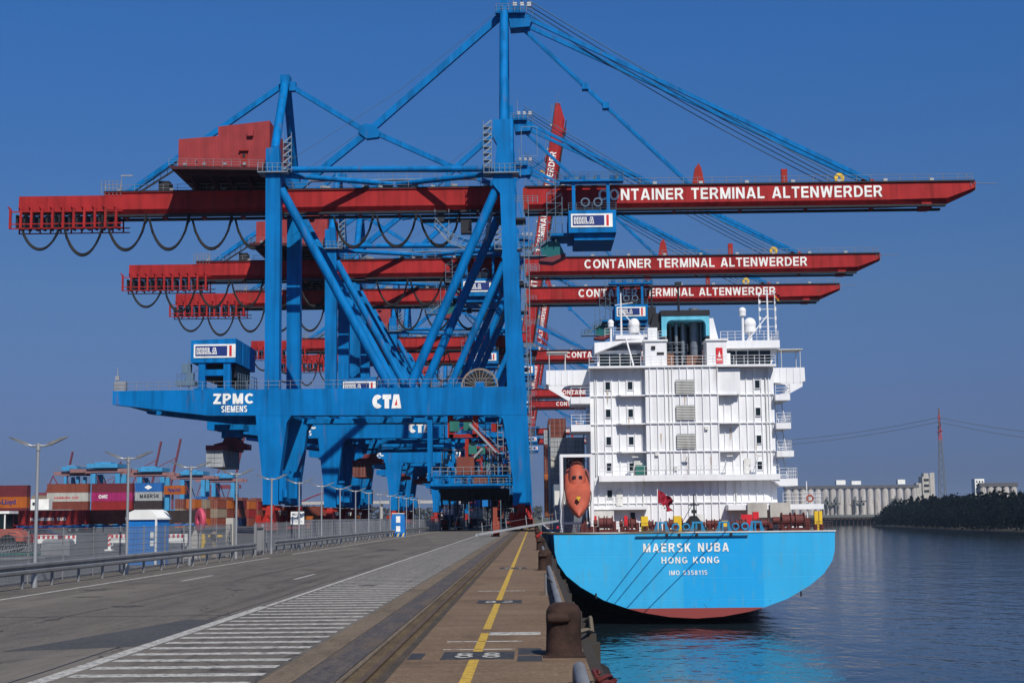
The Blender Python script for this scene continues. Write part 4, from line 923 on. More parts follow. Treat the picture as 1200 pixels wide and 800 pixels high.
    for k in range(9):                   # festoon loops
        x0 = -77.6+k*6.55; wd = 6.0
        if k > 5: x0 += 8.5
        b = MB()
        for j, (dy, sg) in enumerate(((0, 4.9), (.3, 4.6))):
            b.path([(x0+wd*t, 8.3+dy, (47.6 if k > 1 else 46.9)-sg*(1-(2*t-1)**2)**.75*(.8 if k < 1 else 1)) for t in [i/12 for i in range(13)]], .16, 6)
        b.box(x0+wd-.15, x0+wd+.15, 8, 8.7, 47.0, 48.3)
        P(b, 'festoon_cable', 'cable', smooth=True)
    # machinery house
    b = MB(); b.prism([(-52.2, 54.15), (-52.2, 58.35), (-46.3, 58.75), (-46.3, 60.2), (-38.6, 61.0), (-38.6, 53.75), (-45, 53.7), (-46, 54.15)], 2.4, 18.5)
    for k in range(26): x = -52.0+k*.53; zt = 58.3 if x < -46.3 else 60.2+(x+46.3)*.1; b.box(x-.04, x+.04, 2.36, 2.4, 54.2, zt)
    b.box(-41.9, -41.0, 1.9, 2.4, 58.6, 59.5); b.box(-49.5, -49.2, 2.2, 2.36, 54.9, 55.3)
    mh = P(b, 'machinery_house', 'wheelhouse')
    b = MB(); b.box(-42.9, -41.9, 2.25, 2.36, 54.3, 56.3); b.box(-43.1, -41.7, 1.9, 2.36, 56.35, 56.5); b.box(-42.6, -42.2, 2.2, 2.25, 55.4, 56.0, 1); b.build1('house_door', ['brightred', 'dark'], mh)
    b = MB()
    for x in (-51.3, -48.4, -45.3, -42.4): b.box(x, x+.45, 1.6, 2.0, 54.15, 54.5)
    b.build('house_lamp', 'galv', mh)
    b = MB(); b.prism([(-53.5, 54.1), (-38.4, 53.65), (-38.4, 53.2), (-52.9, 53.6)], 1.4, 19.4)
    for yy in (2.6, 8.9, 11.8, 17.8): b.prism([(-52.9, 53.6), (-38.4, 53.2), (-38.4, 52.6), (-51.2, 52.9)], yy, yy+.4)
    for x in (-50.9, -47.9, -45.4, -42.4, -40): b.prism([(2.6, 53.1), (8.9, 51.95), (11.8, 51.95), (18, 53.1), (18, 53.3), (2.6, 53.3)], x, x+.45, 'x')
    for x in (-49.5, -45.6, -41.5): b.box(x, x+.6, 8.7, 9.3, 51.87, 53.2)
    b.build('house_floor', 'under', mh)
    b = MB()
    for x in (-48.5, -45.3): b.tube((x, 9.6, 51.9), (x, 9.6, 53.2), .45, n=10)
    b.rail([(-53.4, 1.5, 54.0), (-38.8, 1.5, 53.6)], 1.2, 1.3, .035, 3); b.build('house_railing', 'galv', mh)
    b = MB(); b.box(-56.8, -55.2, 9, 11.5, 51.9, 53.6, 1); b.bar((-59.4, 8.6, 51.9), (-53, 8.6, 56), .12, .3); b.rail([(-59.4, 8.2, 51.9), (-53.2, 8.2, 55.9)], 1.0, 1.2, .04, 2); P(b, 'access_stair', ['dark', 'dark'])
    # boom (origin at the hinge)
    b = MB(); x0, x1, xt = -.75, 63.4, 67.8; rings = []
    def br(x, z0, ch, z1=51.75): return [(x-HX, yy-10.3, zz-HZ) for yy, zz in sect(1.5, z0, z1, ch)]
    b.loft([br(x0, 48.3, .85), br(54.5, 48.3, .85), br(63.4, 48.6, .7), br(67.8, 50.6, .3)])
    b.box(x0-HX, 67.6-HX, -1.7, 1.7, 1.753, 1.85)
    for x in (2, 12, 22, 32, 42, 52): b.box(x-HX, x+.3-HX, -1.2, 1.2, -2.05, -1.71)
    b.box(59.5-HX, 61-HX, -1.4, 1.4, -2.2, -1.3)
    bm = b.build('boom', 'red', C_, loc=(HX-OX, 10.3-OY, HZ))
    b = MB(); b.box(x0-HX, 63-HX, -1.95, -1.1, -2.0, -1.7); b.box(x0-HX, 63-HX, 1.1, 1.95, -2.0, -1.7); b.box(x0-HX, 67.6-HX, -1.76, -1.70, 1.8, 2.0); b.build('shade_band_rail', 'dark', bm)  # same dark strips on the boom, shade of its lower edge put in as colour
    b = MB(); text_mb('CONTAINER TERMINAL ALTENWERDER', 43.1, 1.75, .042, .03, into=b, org=(10.5-HX, -1.5, 49.6-HZ), t=.175); b.build('lettering', 'letter', bm)
    b = MB(); b.rail([(.5, -1.6, 1.85), (68.5, -1.6, 1.85)], 1.1, 2.2, .045, 2)
    for x in range(6, 66, 7): b.box(x, x+.6, -1.7, -1.3, 1.85, 2.35)
    b.tube((68.7, 0, 1.9), (72.5, -.6, 1.6), .05, n=4); b.rail([(67.5, -1.6, 1.85), (68.9, -1.6, .2)], 1, 1, .05, 1); b.build('boom_railing', 'galv', bm)
    b = MB(); b.prism([(26.1, 1.85), (28.1, 1.85), (27.6, 4.7), (27.2, 5.5), (26.6, 4.7), (26.3, 3)], -.3, .3); b.box(39.8, 40.7, -.3, .3, 1.85, 4.4); b.prism([(51.5, 1.85), (54.5, 1.85), (53.5, 2.6), (52, 2.6)], -.6, .6)
    b.box(.2, .9, -1.6, 1.6, -1.6, 1.7); b.build('boom_bracket', 'brightred', bm)
    b = MB(); b.lathe([(.25, -.9), (.75, -.9), (.8, -.75), (.75, -.6), (.25, -.6)], (48.5, 0, 2.75), 'y', 18); b.build('sheave', 'yellow', bm)
    return C_, P, bm
def forestays(P, up):
    b = MB()
    if not up:
        for yy, dz in ((9.3, .35), (11.2, -.25)):
            b.bar((-.6, yy, 78.6+dz), (51.9, yy, 52.3), .4, .62)
        P(b, 'outer_forestay', 'blue')
        b = MB()
        for yy in (9.9, 10.7): b.bar((-1.0, yy, 77.6), (24.9, yy, 51.9), .25, .42)
        for t in (.38, .5): x = -1+25.9*t; z = 77.6-25.7*t; b.box(x-.5, x+.5, 9.6, 11, z-.5, z+.5)
        P(b, 'inner_forestay', 'blue')
        b = MB()
        for k, (za, zb, xe) in enumerate(((82.3, 53.0, 47.2), (81.7, 52.8, 46.6), (81.2, 52.6, 46.0), (80.7, 52.4, 45.2))):
            n_ = 14; b.path([((-1.0)+(xe+1)*t, 9.4+k*.5, za+(zb-za)*t-1.0*4*t*(1-t)*(.6+.12*k)) for t in [i/n_ for i in range(n_+1)]], .075, 4)
        P(b, 'hoist_wire', M['ts'])
    else:
        ca, sa = math.cos(R(81)), math.sin(R(81)); f = lambda d, o=1.9: (HX+ca*d-sa*o, 10.3, HZ+sa*d+ca*o)
        p = f(26); q = f(53.5); b.bar((-1, 10, 78), (p[0]-3, 10, 68), .35, .5); b.bar((p[0]-3, 10, 68), p, .3, .45)
        b.bar((-.6, 10.6, 79), (-4.5, 10.6, 96), .35, .5); b.bar((-4.5, 10.6, 96), q, .35, .5); P(b, 'folded_forestay', 'blue')
def crane_common(P):
    b = MB(); b.box(-4.9, -.3, 8.2, 12.4, 79.2, 80.3); b.prism([(-.9, 79.3), (.9, 78.9), (.3, 77.2), (-2.6, 77.0), (-3, 79.3)], 8.9, 11.7); b.prism([(-4.3, 80.3), (-2.9, 80.3), (-3.1, 82.5), (-4.2, 82.5)], 9.5, 11.1); P(b, 'mast_head', 'blue')
    b = MB(); b.rail([(-4.8, 7.9, 79.3), (.8, 7.9, 79.3), (.8, 12.7, 79.3)], 1.2, .9, .04, 3)
    for k in range(3): b.box(-2.2+k*1.1, -1.6+k*1.1, 8.6, 9.2, 80.3, 81.0)
    b.tube((-2.2, 9.4, 80.3), (-2.2, 9.4, 83.5), .05, n=4); P(b, 'mast_head_railing', 'galv')
    b = MB(); b.bar((-3.9, 10.3, 79.6), (-24.5, 10.3, 61.4), .8, 1.0); b.bar((-24.5, 10.3, 61.4), (-36.2, 10.3, 51.9), .75, .95); P(b, 'backstay', 'blue')
    b = MB(); b.bar((-37.4, 10.3, 69), (-25.5, 10.3, 61.5), .6, .75); b.bar((-24, 10.3, 61.2), (-5.0, 10.3, 52.3), .6, .75); P(b, 'rear_stay', 'blue')
    b = MB(); b.prism([(-26.2, 61.9), (-25.2, 62.4), (-23.9, 62.2), (-22.8, 61.0), (-23.2, 60.2), (-25.0, 60.0), (-26.3, 61.0)], 9.7, 10.9); P(b, 'stay_node', 'blue')
    b = MB(); b.bar((-37.8, 10.3, 69), (-62.0, 10.3, 52.0), .6, .8); P(b, 'tail_stay', 'blue')
    b = MB(); b.box(-38.4, -36.9, 9.3, 11.3, 68.7, 70.2); b.box(-37, -36, 9.8, 10.8, 67.8, 69.2); P(b, 'rear_mast_head', 'blue')
    b = MB(); b.box(-21, -20.1, 9.9, 10.7, 51.8, 53.1); b.box(-13, -12.2, 9.5, 11, 51.8, 53.3); P(b, 'brace_post', 'blue')
    b = MB()
    b.path([(-4, 9.9, 80.5), (-20, 9.9, 67.5), (-36.5, 9.9, 57)], .035, 4); b.path([(-4, 10.7, 80.2), (-20, 10.7, 65.5), (-35, 10.7, 55)], .035, 4); P(b, 'trolley_wire', M['ts'])
    # walkways and railings
    b = MB()
    b.box(-39.8, -35.5, -.5, 2.8, 52.45, 52.6); b.rail([(-39.8, -.5, 52.6), (-35.5, -.5, 52.6), (-35.5, 2.8, 52.6)], 1.2, .7, .05, 2)
    P(b, 'leg_walkway', M['ts2']); b = MB()
    b.box(-6.6, -1.5, -.5, 2.8, 51.9, 52.05); b.rail([(-6.6, -.5, 52.05), (-1.3, -.5, 52.05), (-1.3, 2.8, 52.05)], 1.2, .8, .05, 2)
    P(b, 'leg_walkway', M['ts2']); b = MB()
    for z in range(53, 60): b.box(-6.7, -5.5, .3, 1.8, z, z+.08); b.bar((-6.7, .3, z), (-5.5, .3, z+1), .06, .2)
    for x in (-6.7, -5.5): b.tube((x, .3, 52), (x, .3, 60), .05, n=4)
    P(b, 'leg_stair', M['ts2']); b = MB()
    for z in range(53, 58): b.box(-36.2, -35.0, .3, 1.8, z, z+.08); b.bar((-36.2, .3, z), (-35.0, .3, z+1), .06, .2)
    for x in (-36.2, -35.0): b.tube((x, .3, 52.6), (x, .3, 58.6), .05, n=4)
    P(b, 'leg_stair', M['ts2']); b = MB()
    b.tube((-1.1, .6, 53), (-1.1, .6, 59), .04, n=4); b.tube((1.2, .6, 54.6), (1.2, .6, 59), .04, n=4); b.bar((-1.1, .6, 54.6), (1.2, .6, 54.6), .06); b.bar((-1.1, .6, 59), (1.2, .6, 59), .06)
    P(b, 'lamp_frame', M['ts2'])
    b = MB(); b.rail([(-60.3, -.1, 20.65), (-39.5, -.1, 20.65), (-5, -.1, 20.65)], 1.15, 1.6, .04, 2); b.rail([(-60.3, 20.9, 20.65), (-5, 20.9, 20.65)], 1.15, 1.6, .04, 2); P(b, 'beam_railing', 'galv')
    b = MB(); b.rail([(-64.8, 8.6, 51.86), (-3, 8.6, 51.86)], 1.1, 2.2, .04, 2)
    for x in range(-63, -5, 8): b.box(x, x+.6, 8.6, 9.1, 51.86, 52.3)
    b.tube((-62.5, 9, 51.8), (-62.5, 9, 54.6), .05, n=4); b.box(-62.6, -60.8, 8.9, 9.1, 54.4, 54.6); b.rail([(-65.5, 8.6, 51.4), (-62.5, 8.6, 51.4)], 2.2, .6, .05, 4); P(b, 'girder_railing', 'galv')
    b = MB(); b.tube((-60.0, .5, 20.6), (-60.0, .5, 24.0), .06, n=5); b.box(-60.4, -58.7, .2, 1.0, 20.6, 22.0); b.box(-60.3, -59.7, .3, .7, 22.2, 22.8); P(b, 'beam_end_lamp', 'galv')
    rl = random.Random(8)
    b = MB(); P_ = [(-14.3, 45.5), (-12.2, 43.2), (-9.0, 42.0), (-6.6, 43.5), (-5.6, 47.5)]
    for yy in (6.2, 8.0):
        for (xa, za), (xb, zb) in zip(P_[:-1], P_[1:]):
            b.bar((xa, yy, za), (xb, yy, zb), .12); b.bar((xa, yy, za+1.3), (xb, yy, zb+1.3), .09)
            for k in range(4): t_ = k/4; b.bar((xa+(xb-xa)*t_, yy, za+(zb-za)*t_), (xa+(xb-xa)*(t_+.25), yy, za+(zb-za)*(t_+.25)+1.3), .06)
    for x, z in P_: b.bar((x, 6.2, z), (x, 8.0, z), .1); b.bar((x, 7, z), (x, 7, 48.2), .08)
    P(b, 'hinge_walkway', M['ts2'])
    b = MB(); b.box(-13.9, -12.9, 6.5, 8, 46.2, 47.6); b.box(-10.4, -8.8, 6.5, 8, 44.4, 46.4); b.box(-5.0, -.6, 4, 8, 45.8, 46.1); b.box(-4.4, -3.2, 5, 8, 46.1, 48.0); b.box(-16.5, -6, 9.5, 11, 46.9, 47.3)
    P(b, 'hinge_machinery', 'dark')
    b = MB(); b.rail([(-3.2, 4, 48.3), (1.2, 4, 48.3)], 1.1, .7, .045, 3); b.rail([(-1.2, 4.2, 38), (1.3, 4.2, 38)], 1.1, .7, .045, 3)
    for z in range(36, 48): b.bar((-.9, 4.5, z), (-.2, 4.5, z), .05)
    b.tube((-.9, 4.5, 30), (-.9, 4.5, 49), .05, n=4); b.tube((-.2, 4.5, 30), (-.2, 4.5, 49), .05, n=4); P(b, 'leg_ladder', M['ts2'])
    b = MB()
    for x in (-31.5, -25.0, -17.5, -11.5):
        b.tube((x, 9.2, 51.9), (x, 9.2, 53.0), .05, n=4); b.box(x-.5, x+.5, 8.8, 9.4, 51.87, 52.5)
    P(b, 'girder_box', 'galv')
    b = MB(); b.rail([(-34, 10.3, 53.7), (-8, 10.3, 53.7)], 1.0, 2.2, .04, 2); b.box(-34, -8, 9.9, 10.7, 53.5, 53.65); P(b, 'top_walkway', M['ts2'])
    # cable reel
    b = MB(); c = (-7.6, 3.2, 20.9)
    for yy in (2.9, 3.6): b.lathe([(2.5, 0), (2.7, 0), (2.7, .08), (2.5, .08)], (c[0], yy, c[2]), 'y', 36); b.lathe([(.1, 0), (.7, 0), (.7, .08), (.1, .08)], (c[0], yy, c[2]), 'y', 16)
    for k in range(24): a = k*math.pi/12; b.bar((c[0]+.6*math.cos(a), 2.85, c[2]+.6*math.sin(a)), (c[0]+2.6*math.cos(a), 2.85, c[2]+2.6*math.sin(a)), .07)
    b.lathe([(.3, 0), (2.3, 0), (2.3, .5), (.3, .5)], (c[0], 3.0, c[2]), 'y', 28, 1); P(b, 'cable_reel', [M['c_tan'], 'dark'])
    b = MB(); b.box(-8.2, -6.9, 2.5, 4.5, 20.6, 21.6); b.box(-7.0, -4.6, -.12, 0, 16.8, 20.4) if False else None; P(b, 'reel_motor', 'blue')
    # lettering
    b = MB(); text_mb('CTA', 4.2, 2.0, .085, .06, into=b, org=(-22.95, -.03, 17.65), t=.34, gap=.0); lg = P(b, 'logo', 'letter')
    b = MB(); b.add([(-19.75, -.13, 18.1), (-19.35, -.13, 18.1), (-19.45, -.13, 19.0)], [(0, 1, 2)]); b.build('logo_triangle', 'signred', lg)
    b = MB(); text_mb('ZPMC', 5.9, 1.5, .045, .06, into=b, org=(-45.9, -.03, 18.55), t=.22); P(b, 'beam_lettering', 'letter'); b = MB(); text_mb('SIEMENS', 3.75, .95, .02, .06, into=b, org=(-44.75, -.03, 17.35), t=.2); P(b, 'beam_lettering', 'letter')
    b = MB()
    for x in range(-34, -8, 4): b.box(x, x+.3, 2.5, 18.5, 16.9, 17.5)
    b.box(-34.5, -5, 9.5, 11.2, 16.2, 16.9); P(b, 'portal_cross_rib', 'blue')
    # lashing platform near the waterside leg
    b = MB(); b.box(-15.1, -14.4, .6, 1.8, 7.2, 16.45); b.box(-14.4, -3.1, -.4, 5, 7.75, 7.95); b.box(-14.4, -3.1, -.4, -.1, 6.45, 6.75)
    for x in (-14.3, -12, -9.2, -6.4, -3.4): b.box(x, x+.22, -.4, -.15, 6.75, 7.75)
    b.box(-15, -5, 4, 16, 6.2, 6.6); b.box(-14.4, -3.4, 3.0, 3.4, 12.2, 12.5); P(b, 'lashing_platform', 'blue')
    b = MB(); b.rail([(-14.4, -.3, 7.95), (-3.2, -.3, 7.95)], 1.15, 1.1, .05, 2)
    b.bar((-10.8, .5, 8), (-7.2, .5, 11.8), .08, .3); b.bar((-9.0, .2, 15.3), (-5.2, .2, 11.2), .08, .3); b.bar((-8.6, .2, 15.8), (-4.8, .2, 11.9), .06)
    b.rail([(-10.9, 2, 13.9), (-4.6, 2, 13.9)], 1.1, .8, .05, 3); b.rail([(-9.2, 2, 11.2), (-4.2, 2, 11.2)], 1.1, .8, .05, 3)
    for x in (-5.0, -4.2): b.tube((x, .6, 11), (x, .6, 16), .06, n=4)
    for z in range(11, 16): b.box(-5, -4.2, .5, .7, z, z+.1)
    P(b, 'platform_stair', 'galv')
    b = MB(); b.box(-12.2, -11.4, 1, 2, 13.4, 16.5); b.box(-8.6, -7.8, 1, 2.2, 13.5, 16.6); b.box(-12.0, -8, 1, 1.6, 13.4, 13.9); b.box(-11.8, -8, 1.2, 1.6, 15.6, 16.0); b.box(-5.9, -5.0, 1, 2, 14.2, 15.4); b.box(-9.7, -9.2, 1, 2, 9.8, 13.2); b.bar((-7.8, .7, 14.4), (-4.8, .7, 11.2), .25)
    b.bar((-11.4, 1, 13.9), (-8.6, 1, 15.8), .15); b.box(-9.9, -6.5, 1.1, 1.6, 11.8, 12.1); b.box(-10.2, -7.6, 1.2, 1.6, 10.0, 10.3)
    P(b, 'spare_spreader', 'brightred')
    b = MB(); b.box(-11.9, -10.5, .8, .98, 14.3, 15.8); b.box(-9.9, -8.7, .8, .98, 14.4, 15.6); b.box(-9.2, -8, .8, .98, 11.0, 12.2); b.box(-7.6, -6.8, .8, .98, 11.0, 12.0); P(b, 'green_panel', 'green')
    b = MB(); b.box(-10.9, -8.4, .2, 2.6, 7.96, 10.6); P(b, 'gear_box', M['c_brown'])
    rq = random.Random(4)
    for mtn, nn, z0, z1 in (('blue', 34, 8, 13.6), ('dark', 26, 8, 12.5), ('ts', 40, 8.0, 16), ('galv', 12, 8, 12), ('green', 4, 8.2, 11)):
        b = MB()
        for k in range(nn):
            x = rq.uniform(-14, -3.8); y = rq.uniform(1.5, 14); z = rq.uniform(z0, z1); m_ = rq.random()
            if m_ < .35: b.box(x, x+.12, y, y+.12, z0, z)
            elif m_ < .7: b.box(x, min(-3.6, x+rq.uniform(.6, 3.5)), y, y+.15, z, z+.14)
            elif m_ < .85: b.bar((x, y, z), (min(-3.6, x+2), y, max(z0, z-2)), .1)
            else: b.box(x, min(-3.6, x+rq.uniform(.3, .9)), y, y+.8, z, z+rq.uniform(.3, .9))
        P(b, 'platform_equipment', mtn)
    b = MB(); b.box(-13.8, -3.6, 9, 15.5, 4.6, 6.15); b.box(-13.8, -3.6, 5.5, 5.9, 5.6, 6.15); b.box(-12.5, -9, 6.5, 9, 4.4, 6.1); b.box(-7.6, -4.6, 6, 9, 4.9, 6.1)
    for k in range(14): b.box(-13.6+k*.74, -13.45+k*.74, 5.6, 5.8, 4.4+(k*7 % 5)*.25, 5.7)
    for k in range(9): b.box(-13.5+k*1.15, -13.2+k*1.15, 5.2, 5.4, 3.2, 6.2)
    P(b, 'underslung_machinery', 'dark')
def sign(parent, x, y, z, wd, hg):
    b = MB(); b.box(x, x+wd, y, y+.08, z, z+hg); o = b.build('sign_board', 'letter', parent)
    b = MB(); b.box(x+wd*.04, x+wd*.80, y-.03, y, z+hg*.13, z+hg*.87); b.build('sign_field', 'navy', o)
    b = MB(); b.box(x+wd*.85, x+wd*.91, y-.03, y, z+hg*.10, z+hg*.9); b.build('sign_stripe', 'signred', o)
    b = MB(); text_mb('HHLA', wd*.49, hg*.5, .05, .05, into=b, org=(x+wd*.07, y, z+hg*.25), t=.3, gap=.06); o2 = b.build('sign_lettering', 'letter', o)
    b = MB(); text_mb('HHLA', wd*.45, hg*.40, .0, .065, into=b, org=(x+wd*.09, y, z+hg*.30), t=.12, gap=.26); b.build('lettering_core', 'navy', o)
def main_trolley(C_, dx):
    T = bpy.data.objects.new('trolley', None); COL.objects.link(T); T.parent = C_; T.location = (-OX+dx, -OY, 0)
    b = MB(); b.box(5.8, 12.9, 4.9, 15.7, 43.9, 47.3); b.box(6.6, 12.6, 5.6, 15, 42.9, 43.9); b.box(3.2, 5.8, 7, 13.6, 43.9, 44.3)
    for x in (6.4, 11.6): b.box(x, x+.5, 6.4, 6.9, 47.3, 50.4); b.box(x, x+.5, 13.7, 14.2, 47.3, 50.4)
    b.box(4.6, 14.2, 5.9, 8.0, 50.1, 50.45) if False else b.box(4.6, 14.2, 5.9, 7.9, 51.95, 52.25); b.box(4.6, 14.2, 12.6, 14.8, 51.95, 52.25)
    for x in (6.4, 11.6): b.box(x, x+.5, 6.4, 6.9, 50.4, 51.95)
    for x in (5.2, 7.6, 9.8, 12.2, 13.2): b.box(x, x+.9, 6.4, 7.6, 52.25, 52.9)
    b.build('trolley_frame', 'blue', T)
    b = MB(); b.rail([(4.6, 5.9, 52.25), (14.2, 5.9, 52.25)], 1.1, 1.1, .045, 3); b.rail([(5.8, 4.9, 47.3), (12.9, 4.9, 47.3)], 1.1, 1.1, .04, 3)
    b.box(6.9, 7.4, 6.2, 6.5, 52.3, 52.8); b.box(9.6, 10.1, 6.2, 6.5, 52.3, 52.8); b.box(12.9, 13.4, 6.2, 6.5, 52.3, 52.8)
    b.lathe([(.5, 0), (.7, 0), (.7, .2), (.5, .2)], (8.4, 6.6, 48.9), 'y', 16); b.lathe([(.5, 0), (.7, 0), (.7, .2), (.5, .2)], (10.3, 6.6, 48.9), 'y', 16)
    b.bar((-.4, 8, 41.4), (3.8, 8, 44.2), .1, .4); b.rail([(-.6, 7.8, 41.4), (3.6, 7.8, 44.2)], 1.0, 1, .05, 2); b.rail([(-1.5, 8, 41.2), (1.5, 8, 41.2)], 1.0, .8, .05, 2); b.box(-1.5, 2.5, 8, 10, 41.0, 41.15)
    for x, z0, z1 in ((3.9, 43, 53.5), (2.6, 43, 50.5), (4.9, 44, 50), (1.6, 41.2, 47)): b.tube((x, 7.5, z0), (x, 7.5, z1), .07, n=5)
    for z in (44.5, 46, 47.5, 49, 50.5): b.bar((2.6, 7.5, z), (4.9, 7.5, z), .08); b.bar((2.6, 7.5, z), (4.9, 7.5, z+1.4), .05)
    b.build('trolley_railing', mat('trolley_steel', (.10, .16, .22), .5) if 'ts' not in M else M['ts'], T)
    b = MB(); b.prism([(1.9, 41.0), (1.4, 43.3), (4.3, 43.4), (5.2, 41.4), (4.4, 40.8)], 8.4, 11.2, mi=0); b.prism([(1.3, 40.6), (5.4, 41.4), (5.3, 41.0), (3.4, 40.1), (1.4, 40.3)], 8.2, 11.4, mi=1); b.build('operator_cabin', [mat('cabin_glass', (.02, .12, .13), .1, streak=0), 'maroon'], T)
    sg = bpy.data.objects.new('company_sign', None); 
    sign(T, 6.15, 4.8, 44.7, 6.2, 2.05)
    b = MB()
    for x in (7.0, 8.2, 9.4, 10.6, 11.4): b.tube((x, 8, 30), (x+.05, 8, 43), .03, n=4)
    return T
M['ts'] = mat('trolley_steel', (.10, .16, .22), .5)
def land_trolley(C_, dx):
    T = bpy.data.objects.new('portal_trolley', None); COL.objects.link(T); T.parent = C_; T.location = (-OX+dx, -OY, 0)
    b = MB(); b.prism([(-50.0, 24.9), (-50.0, 28.2), (-43.4, 28.45), (-43.4, 24.9)], 3.0, 18); b.box(-48.9, -47.9, 3.2, 4.4, 20.8, 24.9); b.box(-45.2, -44.2, 3.2, 4.4, 20.8, 24.9); b.box(-47.9, -45.2, 3.2, 4.4, 23.0, 23.9); b.box(-49.5, -43.6, 3.2, 4.4, 20.63, 21.2); b.box(-49.2, -43.8, 5, 16, 22.9, 24.9, 1)
    b.box(-43.4, -43.32, 8, 8.6, 25, 28.3, 0); b.box(-43.4, -43.32, 13, 13.6, 25, 28.3, 0)
    for x in (-48.9, -45.2): b.box(x, x+1, 16, 17.2, 20.8, 24.9)
    b.box(-46.5, -44, 6, 12, 20.8, 22.4, 1)
    b.build('trolley_house', ['blue', 'dark'], T)
    b = MB(); b.box(-52.2, -49.4, 3, 5, 21.6, 22.3); b.box(-51.4, -50.1, 3.4, 4.4, 23.4, 24.8, 0); b.box(-50.6, -49.6, 3, 4, 22.3, 23.4); b.tube((-50.3, 3.4, 21), (-50.3, 3.4, 25.6), .07, n=5); b.tube((-51.8, 3.4, 21.7), (-49, 3.4, 23.9), .06, n=5); b.rail([(-52, 3, 22.3), (-50, 3, 22.3)], 1, .6, .04, 3); b.rail([(-43.2, 4, 21), (-42, 12, 21)], 2.4, 1, .05, 4)
    b.build('cab_machinery', M['ts'], T)
    sign(T, -49.55, 2.9, 25.6, 6.15, 2.0)
    # hoist: spreader
    b = MB(); b.box(-48.3, -43.9, 9, 13, 15.9, 16.8); b.box(-47.3, -44.6, 9.4, 12.4, 14.8, 15.9); o = b.build('hoist_head', 'blue', T); o.location = (.6, 0, -.6)
    b = MB(); b.prism([(-48.6, 13.1), (-48.6, 13.9), (-47.3, 14.2), (-46.9, 15), (-45.2, 15), (-44.8, 14.2), (-43.6, 13.9), (-43.6, 13.1)], 9.4, 13); b.box(-48.3, -43.9, 5.0, 17.2, 12.95, 13.4) if False else b.box(-47.2, -45.6, 4.9, 17.1, 12.95, 13.5)
    b.box(-48.75, -46.3, 4.7, 5.1, 12.8, 13.5); b.box(-48.75, -46.3, 16.8, 17.2, 12.8, 13.5)
    o = b.build('spreader', 'maroon', T); o.location = (.75, 0, -.62)
    for z in (): pass
    return T

crane0, P0, boom0 = build_crane(208)
crane_common(P0)
base_children = [c for c in children(crane0)]
specs = [   # distance of the front frame, boom raised?, trolley offset, landside trolley offset, label
    (208, 0, 0, 0, 'nearest blue container crane with its long red boom over the ship'),
    (269, 0, -19, 14, 'second container crane from the camera, its red boom lower in the picture'),
    (306, 0, 12.4, 6, 'third container crane with its trolley just above the ship funnel'),
    (392, 1, -22, 9, 'container crane with raised red boom, the tallest raised boom in the picture'),
    (428, 0, -12, 12, 'container crane with lowered boom right behind the tallest raised boom'),
    (562, 0, -14, 8, 'far container crane with lowered boom left of the ship bridge wing'),
    (620, 0, -30, 4, 'far container crane, its lowered boom just under the bridge wing one'),
    (690, 1, -18, 10, 'far container crane with raised boom showing small white letters'),
    (820, 0, -10, 9, 'very distant container crane, its lowered boom above the ship containers'),
    (875, 1, -20, 5, 'very distant container crane with raised boom seen as a thin pink stripe'),
    (930, 0, -9, 7, 'most distant container crane in the row, boom lowered')]
GR = 'container cranes in a row along the quay'
trees = []
for i, (Y, up, td, ld, lb) in enumerate(specs):
    if i == 0: c = crane0; bm = boom0
    else:
        c = crane0.copy(); COL.objects.link(c); c.location = (OX, Y+OY, 0)
        for ch in base_children:
            d_ = dup(ch, c)
            if ch is boom0: bm = d_
    if up: bm.rotation_euler = (0, -R(81), 0)
    c['label'] = lb; c['group'] = GR; trees.append((c, up, td, ld))
def PP(c):
    def P(mb, name, mats, parent=None, **k):
        return mb.build(name, mats, c, loc=(-OX, -OY, 0), **k)
    return P
T0 = main_trolley(crane0, 0); L0 = land_trolley(crane0, 0)
# forestays: one lowered set, one raised set, shared
before = set(children(crane0)); forestays(P0, 0); low = [c for c in children(crane0) if c not in before]
rc = [t for t in trees if t[1]][0][0]; before = set(children(rc)); forestays(PP(rc), 1); high = [c for c in children(rc) if c not in before]
for c, up, td, ld in trees:
    if c is not crane0:
        q = dup(T0, c); q.location = (-OX+td, -OY, 0); q = dup(L0, c); q.location = (-OX+ld, -OY, 0)
        if not up: 
            for x in low: dup(x, c)
        elif c is not rc:
            for x in high: dup(x, c)
# containers hanging under the portal trolleys
container(-46.75, 208+5, 9.72, 'grey', 'light grey container hanging from the red spreader under the nearest crane', 0, group=None)
container(-46.75+14, 269+5, 9.72, 'brown', 'brown container hanging under the second crane', 0)

# ---------------------------------------------------------------- roadside: lamps, guard rail, fence
def make_lamp():
    r = thing('street_lamp', 'x', 'street lamp')
    b = MB(); b.tube((0, 0, 0), (0, 0, 4.25), .065, .05, n=10); b.tube((0, 0, 0), (0, 0, .35), .09, n=10); b.tube((0, 0, 4.2), (0, 0, 4.42), .075, n=10); b.build('pole', 'galv', r, smooth=True)
    for s_ in (-1, 1):
        b = MB(); b.path([(0, 0, 4.35), (s_*.2, 0, 4.34), (s_*.34, 0, 4.38)], .04, 6)
        b.loft([[(s_*x, w_, z+t_), (s_*x, -w_, z+t_), (s_*x, -w_*.8, z-t_), (s_*x, w_*.8, z-t_)] for x, w_, z, t_ in ((.30, .06, 4.38, .045), (.42, .11, 4.42, .05), (.75, .12, 4.56, .032), (.92, .05, 4.62, .015))])
        b.build('lamp_head', 'galv', r)
    return r
lp0 = make_lamp(); nm = ['first', 'second', 'third', 'fourth', 'fifth', 'sixth', 'seventh', 'eighth', 'ninth', 'tenth', 'eleventh', 'twelfth', 'thirteenth', 'fourteenth', 'fifteenth', 'sixteenth']
